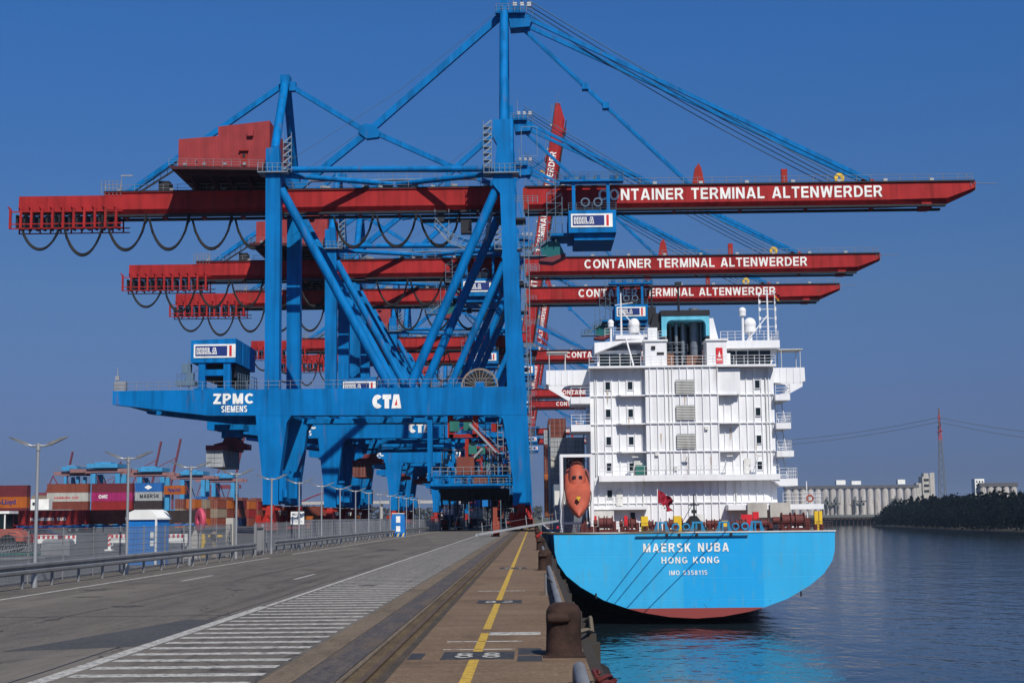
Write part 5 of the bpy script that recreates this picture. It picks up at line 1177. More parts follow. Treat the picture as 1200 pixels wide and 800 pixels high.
for i in range(16):
    o = lp0 if i == 0 else dup(lp0); o.location = (-15.38, 45+i*10.15, 0)
    o['label'] = ['double headed grey street lamp at the far left, nearest the camera', 'double headed street lamp beside the large blue portable toilet', 'double headed street lamp just left of the hanging container', 'double headed street lamp in front of the pink reel', 'double headed street lamp in front of the nearest crane leg', 'double headed street lamp carrying the white notice'][i] if i < 6 else f'double headed grey street lamp, {nm[i]} of the row counted from the left'
    o['group'] = 'double headed street lamps along the road'
def guard(x0, y0, x1, y1, lb):
    r = thing('guard_rail', lb, 'guard rail', (x0, y0, 0), 'guard rails along the road'); L_ = math.hypot(x1-x0, y1-y0); r.rotation_euler = (0, 0, -math.atan2(x1-x0, y1-y0))
    prof = [(.02, .42), (.06, .46), (.06, .53), (.0, .58), (.0, .61), (.06, .66), (.06, .72), (.02, .76)]
    b = MB(); b.prism([(u, v) for u, v in prof]+[(u-.02, v) for u, v in reversed(prof)], 0, L_); b.build('rail_beam', 'rail', r)
    k = 0; y = 1.0
    while y < L_:
        b = MB(); b.box(-.11, -.03, y, y+.07, 0, .72); b.box(-.03, .02, y-.04, y+.11, .46, .70); b.build('post', 'rail', r); y += 2.6 if L_ < 60 else 2.6
guard(-15.55, 30, -14.85, 78, 'grey steel guard rail at the left edge, in front of the portable toilet')
guard(-15.25, 86, -14.95, 160, 'farther grey steel guard rail starting after the gate gap')
guard(-14.9, 165, -14.7, 205, 'farthest guard rail behind the small blue cabin')
def fence(x0, y0, x1, y1, h, lb, panel=3.5, wire=.12):
    r = thing('mesh_fence', lb, 'fence', (x0, y0, 0), 'steel mesh fences'); L_ = math.hypot(x1-x0, y1-y0); r.rotation_euler = (0, 0, -math.atan2(x1-x0, y1-y0))
    b = MB(); n_ = int(L_/wire)
    for i in range(n_): b.tube((0, i*wire, .1), (0, i*wire, h), .008, n=3, cap=False)
    for k in range(8): b.tube((0, 0, .1+(h-.1)*k/7), (0, L_, .1+(h-.1)*k/7), .011, n=3, cap=False)
    b.build('mesh_panel', 'galv', r); k = 0
    while k*panel <= L_:
        b = MB(); b.tube((0, k*panel, 0), (0, k*panel, h+.05), .03, n=6); b.build('post', 'rail', r); k += 1
fence(-16.5, 30, -16.4, 80, 1.75, 'steel mesh fence behind the near guard rail at the left')
fence(-16.4, 86, -15.9, 165, 1.8, 'steel mesh fence behind the farther guard rail')
fence(-15.9, 165, -15.6, 330, 1.8, 'distant steel mesh fence leading under the cranes', wire=.3)
# far railing with white top bar
b = MB(); b.rail([(-17.3, 108, 0), (-17.3, 175, 0)], 1.9, 1.2, .03, 1); b.box(-17.35, -17.25, 108, 175, 1.82, 1.95)
tag(b.build('handrail', 'galv'), 'pale grey handrail behind the fence near the white notice', 'railing')
b = MB(); b.box(-16.75, -16.35, 79.4, 79.9, 0, 2.1); tag(b.build('gate_pillar', 'pale'), 'square grey gate pillar at the end of the near guard rail', 'pillar')
b = MB(); b.box(-15.75, -15.6, 82.2, 82.35, 0, 1.75); b.box(-15.75, -15.6, 84.5, 84.65, 0, 1.75); b.box(-15.72, -15.63, 82.3, 84.5, 1.5, 1.56); b.box(-15.72, -15.63, 82.3, 84.5, .2, .26)
for k in range(18): b.box(-15.7, -15.66, 82.4+k*.12, 82.42+k*.12, .26, 1.5)
tag(b.build('gate', 'rail'), 'narrow grey steel gate between the two guard rails', 'gate')

def toilet(x, y, lb, s=1.0, small=False):
    r = thing('portable_toilet', lb, 'toilet', (x, y, 0))
    b = MB(); b.box(-.72*s, .72*s, -.6, .6, .0, 2.05)
    for k in range(7): b.box(-.62*s+k*.19, -.56*s+k*.19, -.63, -.6, .2, 1.9)
    b.build('cabin_wall', 'toiletblue', r)
    b = MB()
    if small:
        b.prism([(-.70, 2.05), (.70, 2.05), (.62, 2.45), (-.62, 2.45)], -.6, .6)
        b.build('roof', 'toiletblue', r); b = MB(); b.box(-.66, .66, -.66, .66, 2.45, 2.52); b.build('roof_cap', 'letter', r)
        b = MB(); b.box(-.2, .25, -.65, -.63, 1.5, 2.2); b.box(-.2, .25, -.65, -.63, .55, 1.15); b.build('notice', 'letter', r)
        for k in range(5): 
            b = MB(); b.prism([(-.68+k*.28, .02), (-.54+k*.28, .02), (-.40+k*.28, .38), (-.54+k*.28, .38)], -.66, -.63); b.build('hazard_stripe', 'yellow' if k % 2 == 0 else 'dark', r)
    else:
        b.prism([(-.80, 2.05), (.80, 2.05), (.80, 2.12), (.55, 2.42), (.35, 2.5), (-.35, 2.5), (-.7, 2.36), (-.80, 2.16)], -.68, .68); b.build('roof', 'letter', r)
        b = MB(); 
        for xx in (-.76, .70): b.box(xx, xx+.07, -.68, -.60, 0, 2.05)
        b.box(.22, .28, -.66, -.6, 0, 2.05) if False else None
        b.build('corner_post', 'letter', r)
        b = MB(); b.box(.45, .62, -.655, -.63, 1.2, 1.5); b.box(.45, .62, -.655, -.63, .85, 1.1); b.build('notice', 'letter', r)
    return r
o = toilet(-17.75, 67.2, 'large blue portable toilet with white roof behind the mesh fence'); o.rotation_euler = (0, 0, R(-14))
o = toilet(-14.6, 158, 'small blue cabin with striped foot beside the far guard rail', small=True)

# notice on the fence
r = thing('notice_board', 'white notice with blue printing fixed near the fence at the sixth lamp', 'sign', (-15.85, 98, 0))
b = MB(); b.box(-.45, .45, -.02, .02, 1.65, 2.5); b.build('board', 'letter', r)
b = MB(); text_mb('HHLA CTA', .6, .13, .03, .03, into=b, org=(-.36, -.02, 2.27))
for k in range(3): b.box(-.36, .1+.12*k, -.035, -.02, 2.08-.13*k, 2.11-.13*k)
b.build('board_printing', 'navy', r); b = MB(); b.tube((.3, .05, 0), (.3, .05, 2.4), .03, n=6); b.tube((-.3, .05, 0), (-.3, .05, 2.4), .03, n=6); b.build('post', 'galv', r)

# pink hose reel on a grey stand, yellow bag, cream hydrant
r = thing('hose_reel', 'faded pink round reel on a dark post above the mesh fence', 'reel', (-17.6, 77, 0))
b = MB(); rg = []
for k in range(24):
    t = 2*math.pi*k/24; rg.append([((.16*math.cos(q)), (.18+.2*math.sin(q)+.0)*0+(.30+.22*math.sin(q))*math.cos(t), 2.0+(.30+.22*math.sin(q))*1.25*math.sin(t)) for q in [2*math.pi*j/8 for j in range(8)]])
b.loft(rg+[rg[0]], caps=False); o = b.build('reel_disc', 'pink', r, smooth=True); o.rotation_euler = (0, 0, R(38))
b = MB(); b.tube((0, 0, 0), (0, 0, 2.0), .05, n=8); b.prism([(-.9, 0), (-.15, 0), (-.15, 1.5), (-.35, 1.5)], .1, .3); b.build('reel_stand', 'pale', r)
b = MB(); b.path([(-16.9, 74.5, 1.3), (-16.85, 74.5, .9), (-16.95, 74.5, .5), (-16.85, 74.5, .12)], .12, 8); tag(b.build('hanging_bag', 'yellow', smooth=True), 'narrow yellow cloth hanging on the fence right of the pink reel', 'cloth')
r = thing('hydrant', 'cream coloured hydrant behind the mesh fence', 'hydrant', (-17.3, 79, 0))
b = MB(); b.lathe([(.13, 0), (.13, 1.0), (.2, 1.02), (.2, 1.25), (.12, 1.35), (.02, 1.4)], (0, 0, 0), 'z', 14); b.build('hydrant_body', M['c_tan'], r, smooth=True)
b = MB(); b.tube((-.3, 0, 1.12), (.45, 0, 1.12), .07, n=8); b.build('valve_arm', 'yellow', r)

# red white barriers
def barrier(x, y, L_, lb, rz=0, plain=False):
    r = thing('barrier', lb, 'barrier', (x, y, 0), 'red and white barriers in the yard'); r.rotation_euler = (0, 0, rz)
    b = MB(); b.box(0, L_, 0, .06, .28, .95)
    for xx in (.1, L_-.15): b.box(xx, xx+.06, -.25, .3, 0, .12); b.box(xx, xx+.05, 0, .05, .1, .3)
    for k in range(int(L_/.22)): b.bar((k*.22+.05, -.005, .3), (k*.22+.25, -.005, .6), .02, .05)
    b.build('barrier_panel', 'letter', r)
    if not plain:
        b = MB(); b.box(0, L_, -.02, 0, .68, .93, 0)
        for k in range(int(L_/.36)+1):
            if k*.36+.18 <= L_: b.box(k*.36, k*.36+.18, -.035, -.02, .68, .93, 1)
        b.build('warning_board', ['letter', 'signred'], r)
def gx(px, py):     # ground point seen at a photograph pixel
    d = _f + CR*((px-600)/FPX) - CU*((py-400)/FPX); t_ = -EYE.z/d.z; p_ = EYE+d*t_; return p_.x, p_.y
x, y = gx(39, 641); barrier(x, y, 1.9, 'red and white barrier by the orange machine at the far left')
x, y = gx(66-1, 641.5); barrier(x-.1, y+2, 1.0, 'short barrier board with dark slanted ribs right of the first one', .3)
x, y = gx(130, 640); barrier(x, y, 1.6, 'white barrier left of the large blue toilet')
x, y = gx(191, 640); barrier(x, y, 1.9, 'red and white barrier right of the large blue toilet')
x, y = gx(128, 645); r = thing('traffic_beacon', 'red and white striped beacon post standing left of the large toilet', 'beacon', (x, y, 0))
b = MB(); b.box(-.09, .09, -.03, .03, .1, 1.1); b.box(-.25, .25, -.25, .25, 0, .1); b.build('beacon_board', 'letter', r); b = MB()
for k in range(3): b.prism([(-.09, .3+k*.3), (.09, .42+k*.3), (.09, .56+k*.3), (-.09, .44+k*.3)], -.045, -.03)
b.build('beacon_stripe', 'signred', r)

# orange construction roller at the left edge
x0, z0 = at(0, 640, 96)
r = thing('construction_machine', 'orange construction machine with dark glazed cab at the left edge', 'machine', (x0+.2, 96, 0))
b = MB(); b.loft([[(xx, yy, zz) for yy, zz in ((-.9, .75), (-.9, zt-.15), (-.7, zt), (.7, zt), (.9, zt-.15), (.9, .75))] for xx, zt in ((-3, 1.5), (-1, 1.56), (.6, 1.55), (1.3, 1.42), (1.62, 1.05))]); b.build('engine_hood', 'orange', r)
b = MB(); b.lathe([(.05, 0), (.42, 0), (.42, .03), (.05, .03)], (-.35, -.935, 1.2), 'y', 20); b.box(.6, 1.15, -.93, -.9, 1.3, 1.33); b.box(.7, 1.2, -.93, -.9, 1.05, 1.08); b.build('hood_vent', 'dark', r)
b = MB(); b.box(-2.4, .35, -.75, .75, 1.6, 2.55); b.build('cab', M['glass'], r)
b = MB(); b.box(-2.5, .65, -.85, .85, 2.55, 2.72); b.box(.3, .38, -.78, -.7, 1.55, 2.6); b.box(-.7, -.62, -.78, -.7, 1.55, 2.6); b.build('cab_roof', 'letter', r)
b = MB(); b.tube((.6, -.9, .6), (.6, .9, .6), .6, n=20); b.tube((-2.2, -.9, .6), (-2.2, .9, .6), .6, n=20); b.build('drum', 'dark', r)
x, y = gx(18, 655)
r = thing('fence_panel_stack', 'stack of grey mesh fence panels with a green tube beside the orange machine', 'fence panels', (x-1.6, y, 0)); 
b = MB(); b.box(0, 3.2, 0, 1.1, 0, .12)
for k in range(26): b.bar((.1+k*.12, 0, .12), (.25+k*.12, .1, .85), .02)
for k in range(7): b.bar((0, .05+.15*k, .25+.02*k), (3.2, .1+.15*k, .88), .04)
b.build('panels', 'rail', r); b = MB(); b.tube((.2, -.1, .25), (3.0, -.1, .3), .045, n=8); b.build('green_tube', 'green', r)
for px_, lb in ((62, 'grey covered pallet behind the fence right of the first lamp'), (74, 'second grey covered pallet behind the fence near the first lamp')):
    x, y = gx(px_, 650); b = MB(); b.loft([[(x+sx*(.55-.12*k), y+sy*(.5-.1*k), z) for sx, sy in ((-1, -1), (1, -1), (1, 1), (-1, 1))] for k, z in ((0, 0), (0, .6), (.5, .85), (1.2, .95))]); tag(b.build('covered_pallet', 'rail'), lb, 'pallet', 'covered pallets')
# dark red car behind the lamp
def car(px, Y, col, lb):
    x, _ = at(px, 620, Y); r = thing('parked_car', lb, 'car', (x, Y, 0))
    b = MB(); b.loft([[(xx, -.85*w_, .3), (xx, -.88*w_, z_), (xx, -.7*w_, z_+.12), (xx, .7*w_, z_+.12), (xx, .88*w_, z_), (xx, .85*w_, .3)] for xx, w_, z_ in ((-2.1, .85, .6), (-1.9, 1, .8), (-.9, 1, .92), (1.0, 1, .92), (1.9, 1, .78), (2.15, .85, .5))]); b.build('body', col, r)
    b = MB(); b.loft([[(xx, -.78*w_, .95), (xx, -.66*w_, z_), (xx, .66*w_, z_), (xx, .78*w_, .95)] for xx, w_, z_ in ((-1.3, .95, 1.0), (-.6, 1, 1.44), (.6, 1, 1.46), (1.5, .95, 1.0))]); b.build('window', 'glass', r)
    b = MB(); b.box(-.62, .62, -.62, .62, 1.44, 1.5); b.build('roof', col, r)
    for xx in (-1.3, 1.3):
        for yy in (-.8, .8):
            b = MB(); b.tube((xx, yy-.1, .32), (xx, yy+.1, .32), .32, n=16); o = b.build('wheel', 'rubber', r); b = MB(); b.tube((xx, yy-.12, .32), (xx, yy+.12, .32), .18, n=10); b.build('rim', 'galv', o)
M['carred'] = mat('dark_red_car_paint', (.16, .008, .015), .25, streak=0)
car(44, 122, 'carred', 'dark red parked car behind the barrier near the first lamp')

# container yard -------------------------------------------------------------
YG = 'stacked containers in the yard'
def row(Y, px, spans, mesh=None):
    """spans: (start px, colour, tier, length m, label, text)"""
for Y, p0, tier, col, L_, lb, txt, tcol in (
    (338, -28, 3, 'maroon', 12.19, 'maroon container on top of the orange one at the left edge', None, None),
    (338, -28, 2, 'orange', 12.19, 'bright orange container with dark lettering at the left edge', 'Hapag-Lloyd', 'navy'),
    (338, -28, 1, 'maroon', 12.19, 'maroon container under the orange one at the left edge', None, None),
    (338, -28, 0, 'red', 12.19, 'bottom red container of the stack at the left edge', None, None),
    (430, 56, 4, 'rustorange', 12.19, 'rust orange container with a white one below, behind the first lamp', None, None),
    (430, 56, 3, 'white', 12.19, 'cream white container with faint red lettering behind the first lamp', 'HAMBURG SUD', 'signred'),
    (432, 108, 4, 'maroon', 12.19, 'maroon container directly on top of the magenta one', None, None),
    (432, 108, 3, 'magenta', 12.19, 'magenta pink container with white letters', 'ONE', 'letter'),
    (430, 56, 2, 'brown', 12.19, 'brown container hidden below the cream white one', None, None),
    (432, 108, 2, 'red', 12.19, 'red container under the magenta one', None, None),
    (430, 159, 4, 'blue', 8.0, 'bright blue container with a white diamond mark above the toilet', None, None),
    (430, 159, 3, 'grey', 8.0, 'light grey container with black letters above the toilet', 'MAERSK', 'dark'),
    (430, 159, 2, 'dark', 8.0, 'dark brown container right behind the toilet roof', None, None),
    (428, 193, 4-.35, 'orange', 6.06, 'small orange container right of the blue one', 'Hapag-Lloyd', 'navy'),
):
    x, _ = at(p0, 600, Y)
    o = container(x, Y, tier*2.62 if tier < 3.5 or tier == 4 else tier*2.62, col, lb, -math.pi/2, group=YG)
    if L_ != 12.19: o.scale = (1, L_/12.19, 1)
    # rotated: local +Y runs along world +X; the long side faces the camera
    if txt:
        w_ = {'Hapag-Lloyd': .62, 'ONE': .22, 'HAMBURG SUD': .6, 'MAERSK': .72}[txt]
        b = font_mb(txt, w_*(L_ if L_ < 12 else 12), 1.5, .02, (0, -.0, -.3)) if txt[1:] != txt[1:].upper() else text_mb(txt, w_*(L_ if L_ < 12 else 12), 1.1 if txt != 'HAMBURG SUD' else .6, .03, .02, plane='yz')
        wx = 12.19*.18; sc = 12.19/L_
        b.v = [(1.22, wx+yy*sc, .8+zz) for xx, yy, zz in b.v]
        b.v = [(1.245, yy, zz) for xx, yy, zz in b.v]
        b.build('container_lettering', tcol, o)
    if col == 'blue':
        b = MB(); b.add([(1.25, 4.2, 1.3), (1.25, 6, 2.0), (1.25, 7.8, 1.3), (1.25, 6, .6)], [(0, 1, 2, 3)]); b.build('container_mark', 'letter', o)
# front row on trailers
def trailer(px, Y, col, lb, lb2, txt=None):
    x, _ = at(px, 615, Y); r = thing('container_trailer', lb2, 'trailer', (x, Y, 0), 'blue container trailers')
    b = MB(); b.box(-1.5, 12.6, -1.1, 1.1, .95, 1.3); b.box(-3.5, -1.5, -1.0, 1.0, .9, 1.15)
    for k in range(5): b.box(k*2.6, k*2.6+.3, -1.25, 1.25, 1.3, 1.42)
    b.build('chassis', M['c_blue'], r)
    for xx in (1.3, 2.7, 9.3, 10.6):
        for yy in (-.95, .95):
            b = MB(); b.tube((xx, yy-.2, .52), (xx, yy+.2, .52), .52, n=18); o = b.build('wheel', 'rubber', r); b = MB(); b.tube((xx, yy-.22, .52), (xx, yy+.22, .52), .27, n=12); b.build('rim', 'galv', o)
    b = MB(); b.box(5, 5.2, -.9, -.7, 0, .95); b.box(11.9, 12.6, -1.18, -1.12, .4, .9); b.build('landing_leg', 'brightred', r)
    o = container(x, Y, 1.43, col, lb, -math.pi/2, group='containers on trailers')
    if txt:
        b = MB(); text_mb(txt, 6.4, .55, .03, .02, into=b, org=(0, 0, 0), plane='yz'); b.v = [(1.245, 2.2+yy, .75+zz) for xx, yy, zz in b.v]; b.build('container_lettering', 'letter', o)
trailer(24, 262, 'red', 'bright red container with white lettering on a blue trailer', 'blue trailer with large wheels under the bright red container', 'HAMBURG SUD')
trailer(90, 266, 'brown', 'dark brown container on a trailer right of the bright red one', 'blue trailer under the dark brown container')
trailer(170, 300, 'dark', 'nearly black container on a trailer behind the toilet', 'blue trailer right behind the toilet')
trailer(-60, 262, 'maroon', 'maroon container on a trailer behind the orange machine', 'blue trailer behind the orange machine')
# end-on stacks receding to the right (doors visible)
rnd = random.Random(11); cols = ['brown', 'red', 'rustorange', 'tan', 'maroon', 'grey', 'blue', 'orange', 'brown', 'rustorange', 'navy', 'brown', 'maroon', 'tan']
wn = {0: 'ground', 1: 'second', 2: 'third', 3: 'fourth'}
kk = 0
for px0, Y in ((210, 400), (223, 402), (237, 410), (250, 415), (262, 430), (275, 440), (287, 455), (298, 470), (309, 480), (232, 520), (246, 530), (262, 545), (280, 560), (296, 575)):
    x, _ = at(px0, 600, Y)
    n_ = 3 if Y < 500 else 4
    for t_ in range(n_):
        c = rnd.choice(cols)
        container(x, Y, t_*2.62, c, f'{NM.get(c, c)} container end on, {wn[t_]} level, {["at","next to","just right of","right of","well right of","beyond"][kk % 6]} {["the pink reel","the hydrant","the third lamp","the fourth lamp","the gate pillar"][min(4, kk//3)]}', group=YG)
    kk += 1
# long rows of containers deeper behind
k2 = 0
for px0, Y, nt_, L3 in ((-60, 345, 3, 0), (38, 470, 4, 0), (130, 500, 4, 0), (228, 600, 4, 0), (262, 620, 4, 0), (295, 640, 3, 0), (330, 380, 2, 0), (352, 300, 1, 0)):
    x, _ = at(px0, 600, Y)
    for t_ in range(nt_):
        c = rnd.choice(cols) if px0 != 352 else 'orange'
        container(x, Y, t_*2.62, c, f'{NM.get(c, c)} container in a back row, {wn[t_]} level, {["behind the left edge","behind the grey hut","behind the magenta one","behind the hose reel","behind the hydrant","behind the gate","left of the nearest crane leg","between the crane legs"][k2]}', -math.pi/2, group=YG)
    k2 += 1
# white-grey hut on a stack
x, z = at(36, 590, 400)
r = thing('site_hut', 'light grey hut with a dark window on stacked containers left of the first lamp', 'hut', (x, 400, 5.3)); b = MB(); b.box(0, 5.0, 0, 3, 0, 2.9); b.build('hut_wall', 'letter', r); b = MB(); b.box(.5, 1.1, -.05, 0, 1.2, 2.0); b.box(1.4, 2.0, -.05, 0, 1.2, 2.0); b.build('window', 'glass', r)
container(x+2.5-3, 400, 2.65, 'grey', 'grey container directly under the grey hut', -math.pi/2, group=YG); container(x+2.5-3, 400, 0, 'brown', 'brown container two below the grey hut', -math.pi/2, group=YG)

# yard stacking cranes (light blue portals with pink girders)
def rmg(px, Y, lb, first=None):
    x, _ = at(px, 560, Y)
    if first: r = dup(first); r.location = (x, Y, 0); r['label'] = lb; return r
    r = thing('stacking_crane', lb, 'crane', (x, Y, 0), 'blue stacking cranes over the yard')
    for xx in (0, 7.6):
        for yy in (0, 7):
            b = MB(); b.box(xx, xx+1.5, yy, yy+1.6, 1.2, 16.6); b.box(xx-.1, xx+1.9, yy-.6, yy+2.2, 0, 1.2); b.build('leg', 'lblue', r)
    for yy in (0, 7):
        b = MB(); b.box(-6.5, 12.5, yy, yy+1.5, 17.0, 18.1); b.build('girder', 'pinkgirder', r)
        b = MB(); b.bar((1.8, yy+.8, 15.8), (5, yy+.8, 7), .25); b.bar((7.6, yy+.8, 15.8), (5, yy+.8, 7), .25); b.build('brace', 'maroon', r)
    b = MB(); b.box(-1, 8.6, -1, 9.5, 18.4, 19.7); b.box(1, 6, 1, 6, 19.7, 20.2); b.build('trolley', 'lblue', r)
    b = MB(); b.rail([(-6.4, -.2, 18.3), (-1.2, -.2, 18.3)], 1.1, 2, .05, 2); b.build('girder_railing', 'galv', r)
    b = MB(); b.box(-6.4, 7.6, 9, 10, 4.5, 6.0); b.build('low_beam', 'lblue', r)
    return r
f_ = rmg(106, 450, 'light blue stacking crane between the first two lamps')
rmg(161, 490, 'light blue stacking crane right behind the second lamp', f_)
rmg(211, 530, 'light blue stacking crane below the hanging container', f_)
rmg(248, 575, 'small light blue stacking crane near the maroon quay crane', f_)
rmg(75, 452, 'leftmost light blue stacking crane', f_).scale = (.5, 1, .96)
# distant maroon ship cranes with raised jibs
def farcrane(px, Y, lb, sc=1, first=None, tint=None):
    x, _ = at(px, 590, Y)
    if first: r = dup(first); r.location = (x, Y, 0); r.scale = (sc, sc, sc); r['label'] = lb; return r
    r = thing('harbour_crane', lb, 'crane', (x, Y, 0), 'distant harbour cranes'); r.scale = (sc, sc, sc)
    b = MB()
    for xx in (0, 22):
        for yy in (0, 16): b.box(xx, xx+2, yy, yy+2, 0, 34)
    b.box(-12, 30, 6, 10, 34, 38); b.bar((1, 8, 38), (9, 8, 58), 1.2); b.bar((22, 8, 38), (9, 8, 58), 1.2); b.box(0, 24, 0, 1.5, 14, 16); b.build('portal', 'maroon', r)
    b = MB()
    for s_ in (-1, 1): b.bar((23, 8+s_*2, 38), (33, 8+s_*2, 88), 1.3)
    for k in range(12): t = k/12; b.bar((23+10*t, 6, 38+50*t), (23+10*(t+.08), 10, 38+50*(t+.08)), .7)
    b.bar((9, 8, 58), (29, 8, 68), .8); b.build('raised_jib', 'maroon', r)
    return r
g_ = farcrane(246, 1500, 'distant maroon harbour crane with raised jib left of the nearest crane leg', 1.0)
farcrane(50, 1700, 'distant dark red harbour crane between the first lamp and the blue portals', .95, g_)
farcrane(150, 1900, 'distant red harbour crane behind the second lamp', 1.2, g_); farcrane(172, 2000, 'distant red harbour crane right of the third lamp top', 1.3, g_)
farcrane(112, 2100, 'distant red harbour crane behind the light blue portals', 1.0, g_)

# AGVs and clutter beneath the cranes
def agv(x, y, lb, c=None):
    r = thing('transport_vehicle', lb, 'vehicle', (x, y, 0), 'container transport vehicles under the cranes')
    b = MB(); b.box(-1.45, 1.45, 0, 14.5, .75, 1.45); b.box(-1.5, 1.5, -.1, .5, .5, 1.7); b.build('chassis', 'dark', r)
    for yy in (2, 4.2, 10.3, 12.5):
        for xx in (-1.2, 1.2):
            b = MB(); b.tube((xx-.22, yy, .55), (xx+.22, yy, .55), .55, n=14); b.build('wheel', 'rubber', r)
    b = MB(); b.box(-1.3, -.6, -.16, -.1, .9, 1.3); b.box(.6, 1.3, -.16, -.1, .9, 1.3); b.build('warning_panel', 'brightred', r)
    if c: container(x, y+1.2, 1.5, c, f'{NM.get(c, c)} container carried on a vehicle under the nearest cranes, {lb.split(",")[0].split()[0]} lane', group=None)
agv(-13.2, 232, 'leftmost transport vehicle parked under the crane portal', 'navy'); agv(-10.4, 262, 'second transport vehicle under the crane portal, carrying grey', 'grey'); agv(-7.2, 292, 'third transport vehicle under the crane portal', 'brown'); agv(-5.0, 240, 'rightmost empty transport vehicle near the waterside leg')
rpos = ['leftmost', 'second', 'third', 'fourth', 'fifth', 'rightmost']
for k in range(6):
    x = -14.3+k*1.9; y = 222+(k*7) % 19; h = 3.2+rnd.random()*2.5; w_ = 1.5
    r = thing('lashing_rack', f'{rpos[k]} tall thin steel rack among the clutter under the nearest crane portal', 'rack', (x, y, 0), 'steel racks under the portal')
    b = MB()
    for xx in (0, w_):
        for yy in (0, 1.2): b.box(xx, xx+.12, yy, yy+.12, 0, h)
    b.build('upright', 'ts', r); b = MB()
    for z in (.5, h*.4, h*.7, h-.1): b.bar((0, .06, z), (w_+.1, .06, z), .09); b.bar((0, 1.26, z), (w_+.1, 1.26, z), .09)
    b.bar((0, .06, .5), (w_, .06, h-.1), .06); b.build('crossbar', 'galv' if k % 2 else 'brightred', r)
r = thing('lashing_cage', 'blue steel lashing cage behind the vehicles under the portal', 'cage', (-9, 250, 0)); b = MB(); b.box(-1.6, 1.6, 0, 5, 3.8, 6.5); b.build('cage_body', 'toiletblue', r)
# gangway
r = thing('gangway', 'long pale sloping gangway leading from the quay to the ship', 'gangway', (-5.6, 150, 0))
b = MB(); b.bar((0, 0, .25), (8.2, 0, 1.55), 1.0, .22); b.build('walk_deck', 'galv', r)
b = MB()
for t in (.05, .35, .6, .8, .97): b.bar((8.2*t, -.45, .3+1.3*t), (8.2*t-.1, -.45, 1.35+1.3*t), .07)
b.tube((0, -.45, 1.0), (8.2, -.45, 2.35), .012, n=4); b.tube((-.2, -.5, .18), (-.2, .5, .18), .16, n=10); b.build('stanchion', 'galv', r)
r = thing('buffer_post', 'rusty red steel post standing beside the gangway', 'post', (-3.95, 151, 0))
b = MB(); b.box(-.22, .22, -.2, .2, 0, 3.0); b.box(.22, .45, -.2, .2, 0, 1.6); b.box(-.4, .4, -.35, .35, 0, .15); b.box(.1, .3, -.25, -.2, 1.2, 2.0); b.build('post_body', 'rustpost' if 'rustpost' in M else 'brightred', r)
b = MB()
b.box(.2, .55, 120, 120.4, 0, .5); b.bar((.25, 119.9, .35), (.7, 120, .75), .16)
tag(b.build('rescue_post', 'brightred'), 'small red and white rescue post on the quay edge near the ship corner', 'post')

# ---------------------------------------------------------------- right hand background
def silo_row(x0, n_, Y, d, h, z0, lb):
    r = thing('grain_silo', lb, 'silo', (x0, Y, z0)); 
    for i in range(n_):
        b = MB(); b.tube((i*d*1.0+d/2, 0, 0), (i*d+d/2, 0, h), d*.46, n=16); b.build('silo_cylinder', 'silo', r, smooth=True)
    b = MB(); b.box(0, n_*d, -d*.5, d*.6, h, h+3.2); b.build('silo_gallery', mat('gallery_cladding', (.10, .10, .11), .7), r)
    return r
SY = 1590
x0, zt = at(945, 575, SY); x1, _ = at(1076, 575, SY); xq, zq = at(1000, 612, SY)
n_ = 15; d_ = (x1-x0)/n_
SR = silo_row(x0-3*d_, n_+3, SY, d_, at(1000, 572, SY)[1]+2, -2, 'long row of pale grain silos on the far bank')
b = MB()
for px, w_, h_ in ((985, 10, 5), (1003, 10, 4), (1056, 8, 5)): xx, _ = at(px, 566, SY); zz = at(1000, 572, SY)[1]+3+3; b.box(xx-w_/2, xx+w_/2, -2, 6, zz, zz+h_)
b.v = [(x-(x0-3*d_), y, z) for x, y, z in b.v]; b.build('roof_hut', 'letter', SR)
b = MB()
for px in (968, 978, 1001, 1008, 1048): xx, _ = at(px, 590, SY); xx -= (x0-3*d_); b.box(xx-.8, xx+.8, -7, -6, 4, 22); b.box(xx-5, xx+5, -7, -6, 13+rnd.random()*5, 15.5+rnd.random()*5)
b.box(0, n_*d_+6, -9, -5, 0, 2.5); b.build('loading_gantry', 'pylon', SR)
b = MB(); xa, _ = at(1079, 560, SY); xb, _ = at(1092, 560, SY); zt = at(1085, 556, SY)[1]
b.box(xa, xb, SY-6, SY+10, -2, zt-2); b.box(xb-4, xb+1, SY-7, SY-6, -2, zt+2); b.box(xa+2, xa+7, SY-5, SY+5, zt-2, zt+1.5); b.box(xa-6, xa, SY-4, SY+6, -2, zt-9, 0)
for j in range(3): b.box(xa+1.5, xb-5, SY-6.3, SY-6, zt-7-j*6, zt-4.5-j*6, 1)
tag(b.build('silo_tower', ['pale', 'dark']), 'tall beige elevator tower at the right end of the silo row', 'tower')
xr, _ = at(1147, 575, 1250); b0x = xr
silo_row(xr, 5, 1250, at(1156, 575, 1250)[0]-xr, at(1150, 570, 1250)[1]+2, -2, 'small group of pale silos above the trees at the right edge')
b = MB(); xx, zz = at(1141, 561, 1255); b.box(xx, xx+8, 1252, 1262, -2, zz)
for i in range(3):
    for j in range(4): b.box(xx+1+i*2.4, xx+2.2+i*2.4, 1251.8, 1252, zz-3-j*3, zz-1.6-j*3, 1)
tag(b.build('silo_tower', ['letter', 'dark']), 'white block with small dark windows beside the right silos', 'tower')
b = MB(); xa, _ = at(940, 600, 1560)
for k in range(40): b.box(xa+k*4.5, xa+k*4.5+1.0, 1562, 1564, WZ, -3.5)
b.box(xa, xa+170, 1560, 1572, -3.6, -2.3); tag(b.build('timber_jetty', 'rust'), 'low dark jetty along the water in front of the silos', 'jetty')
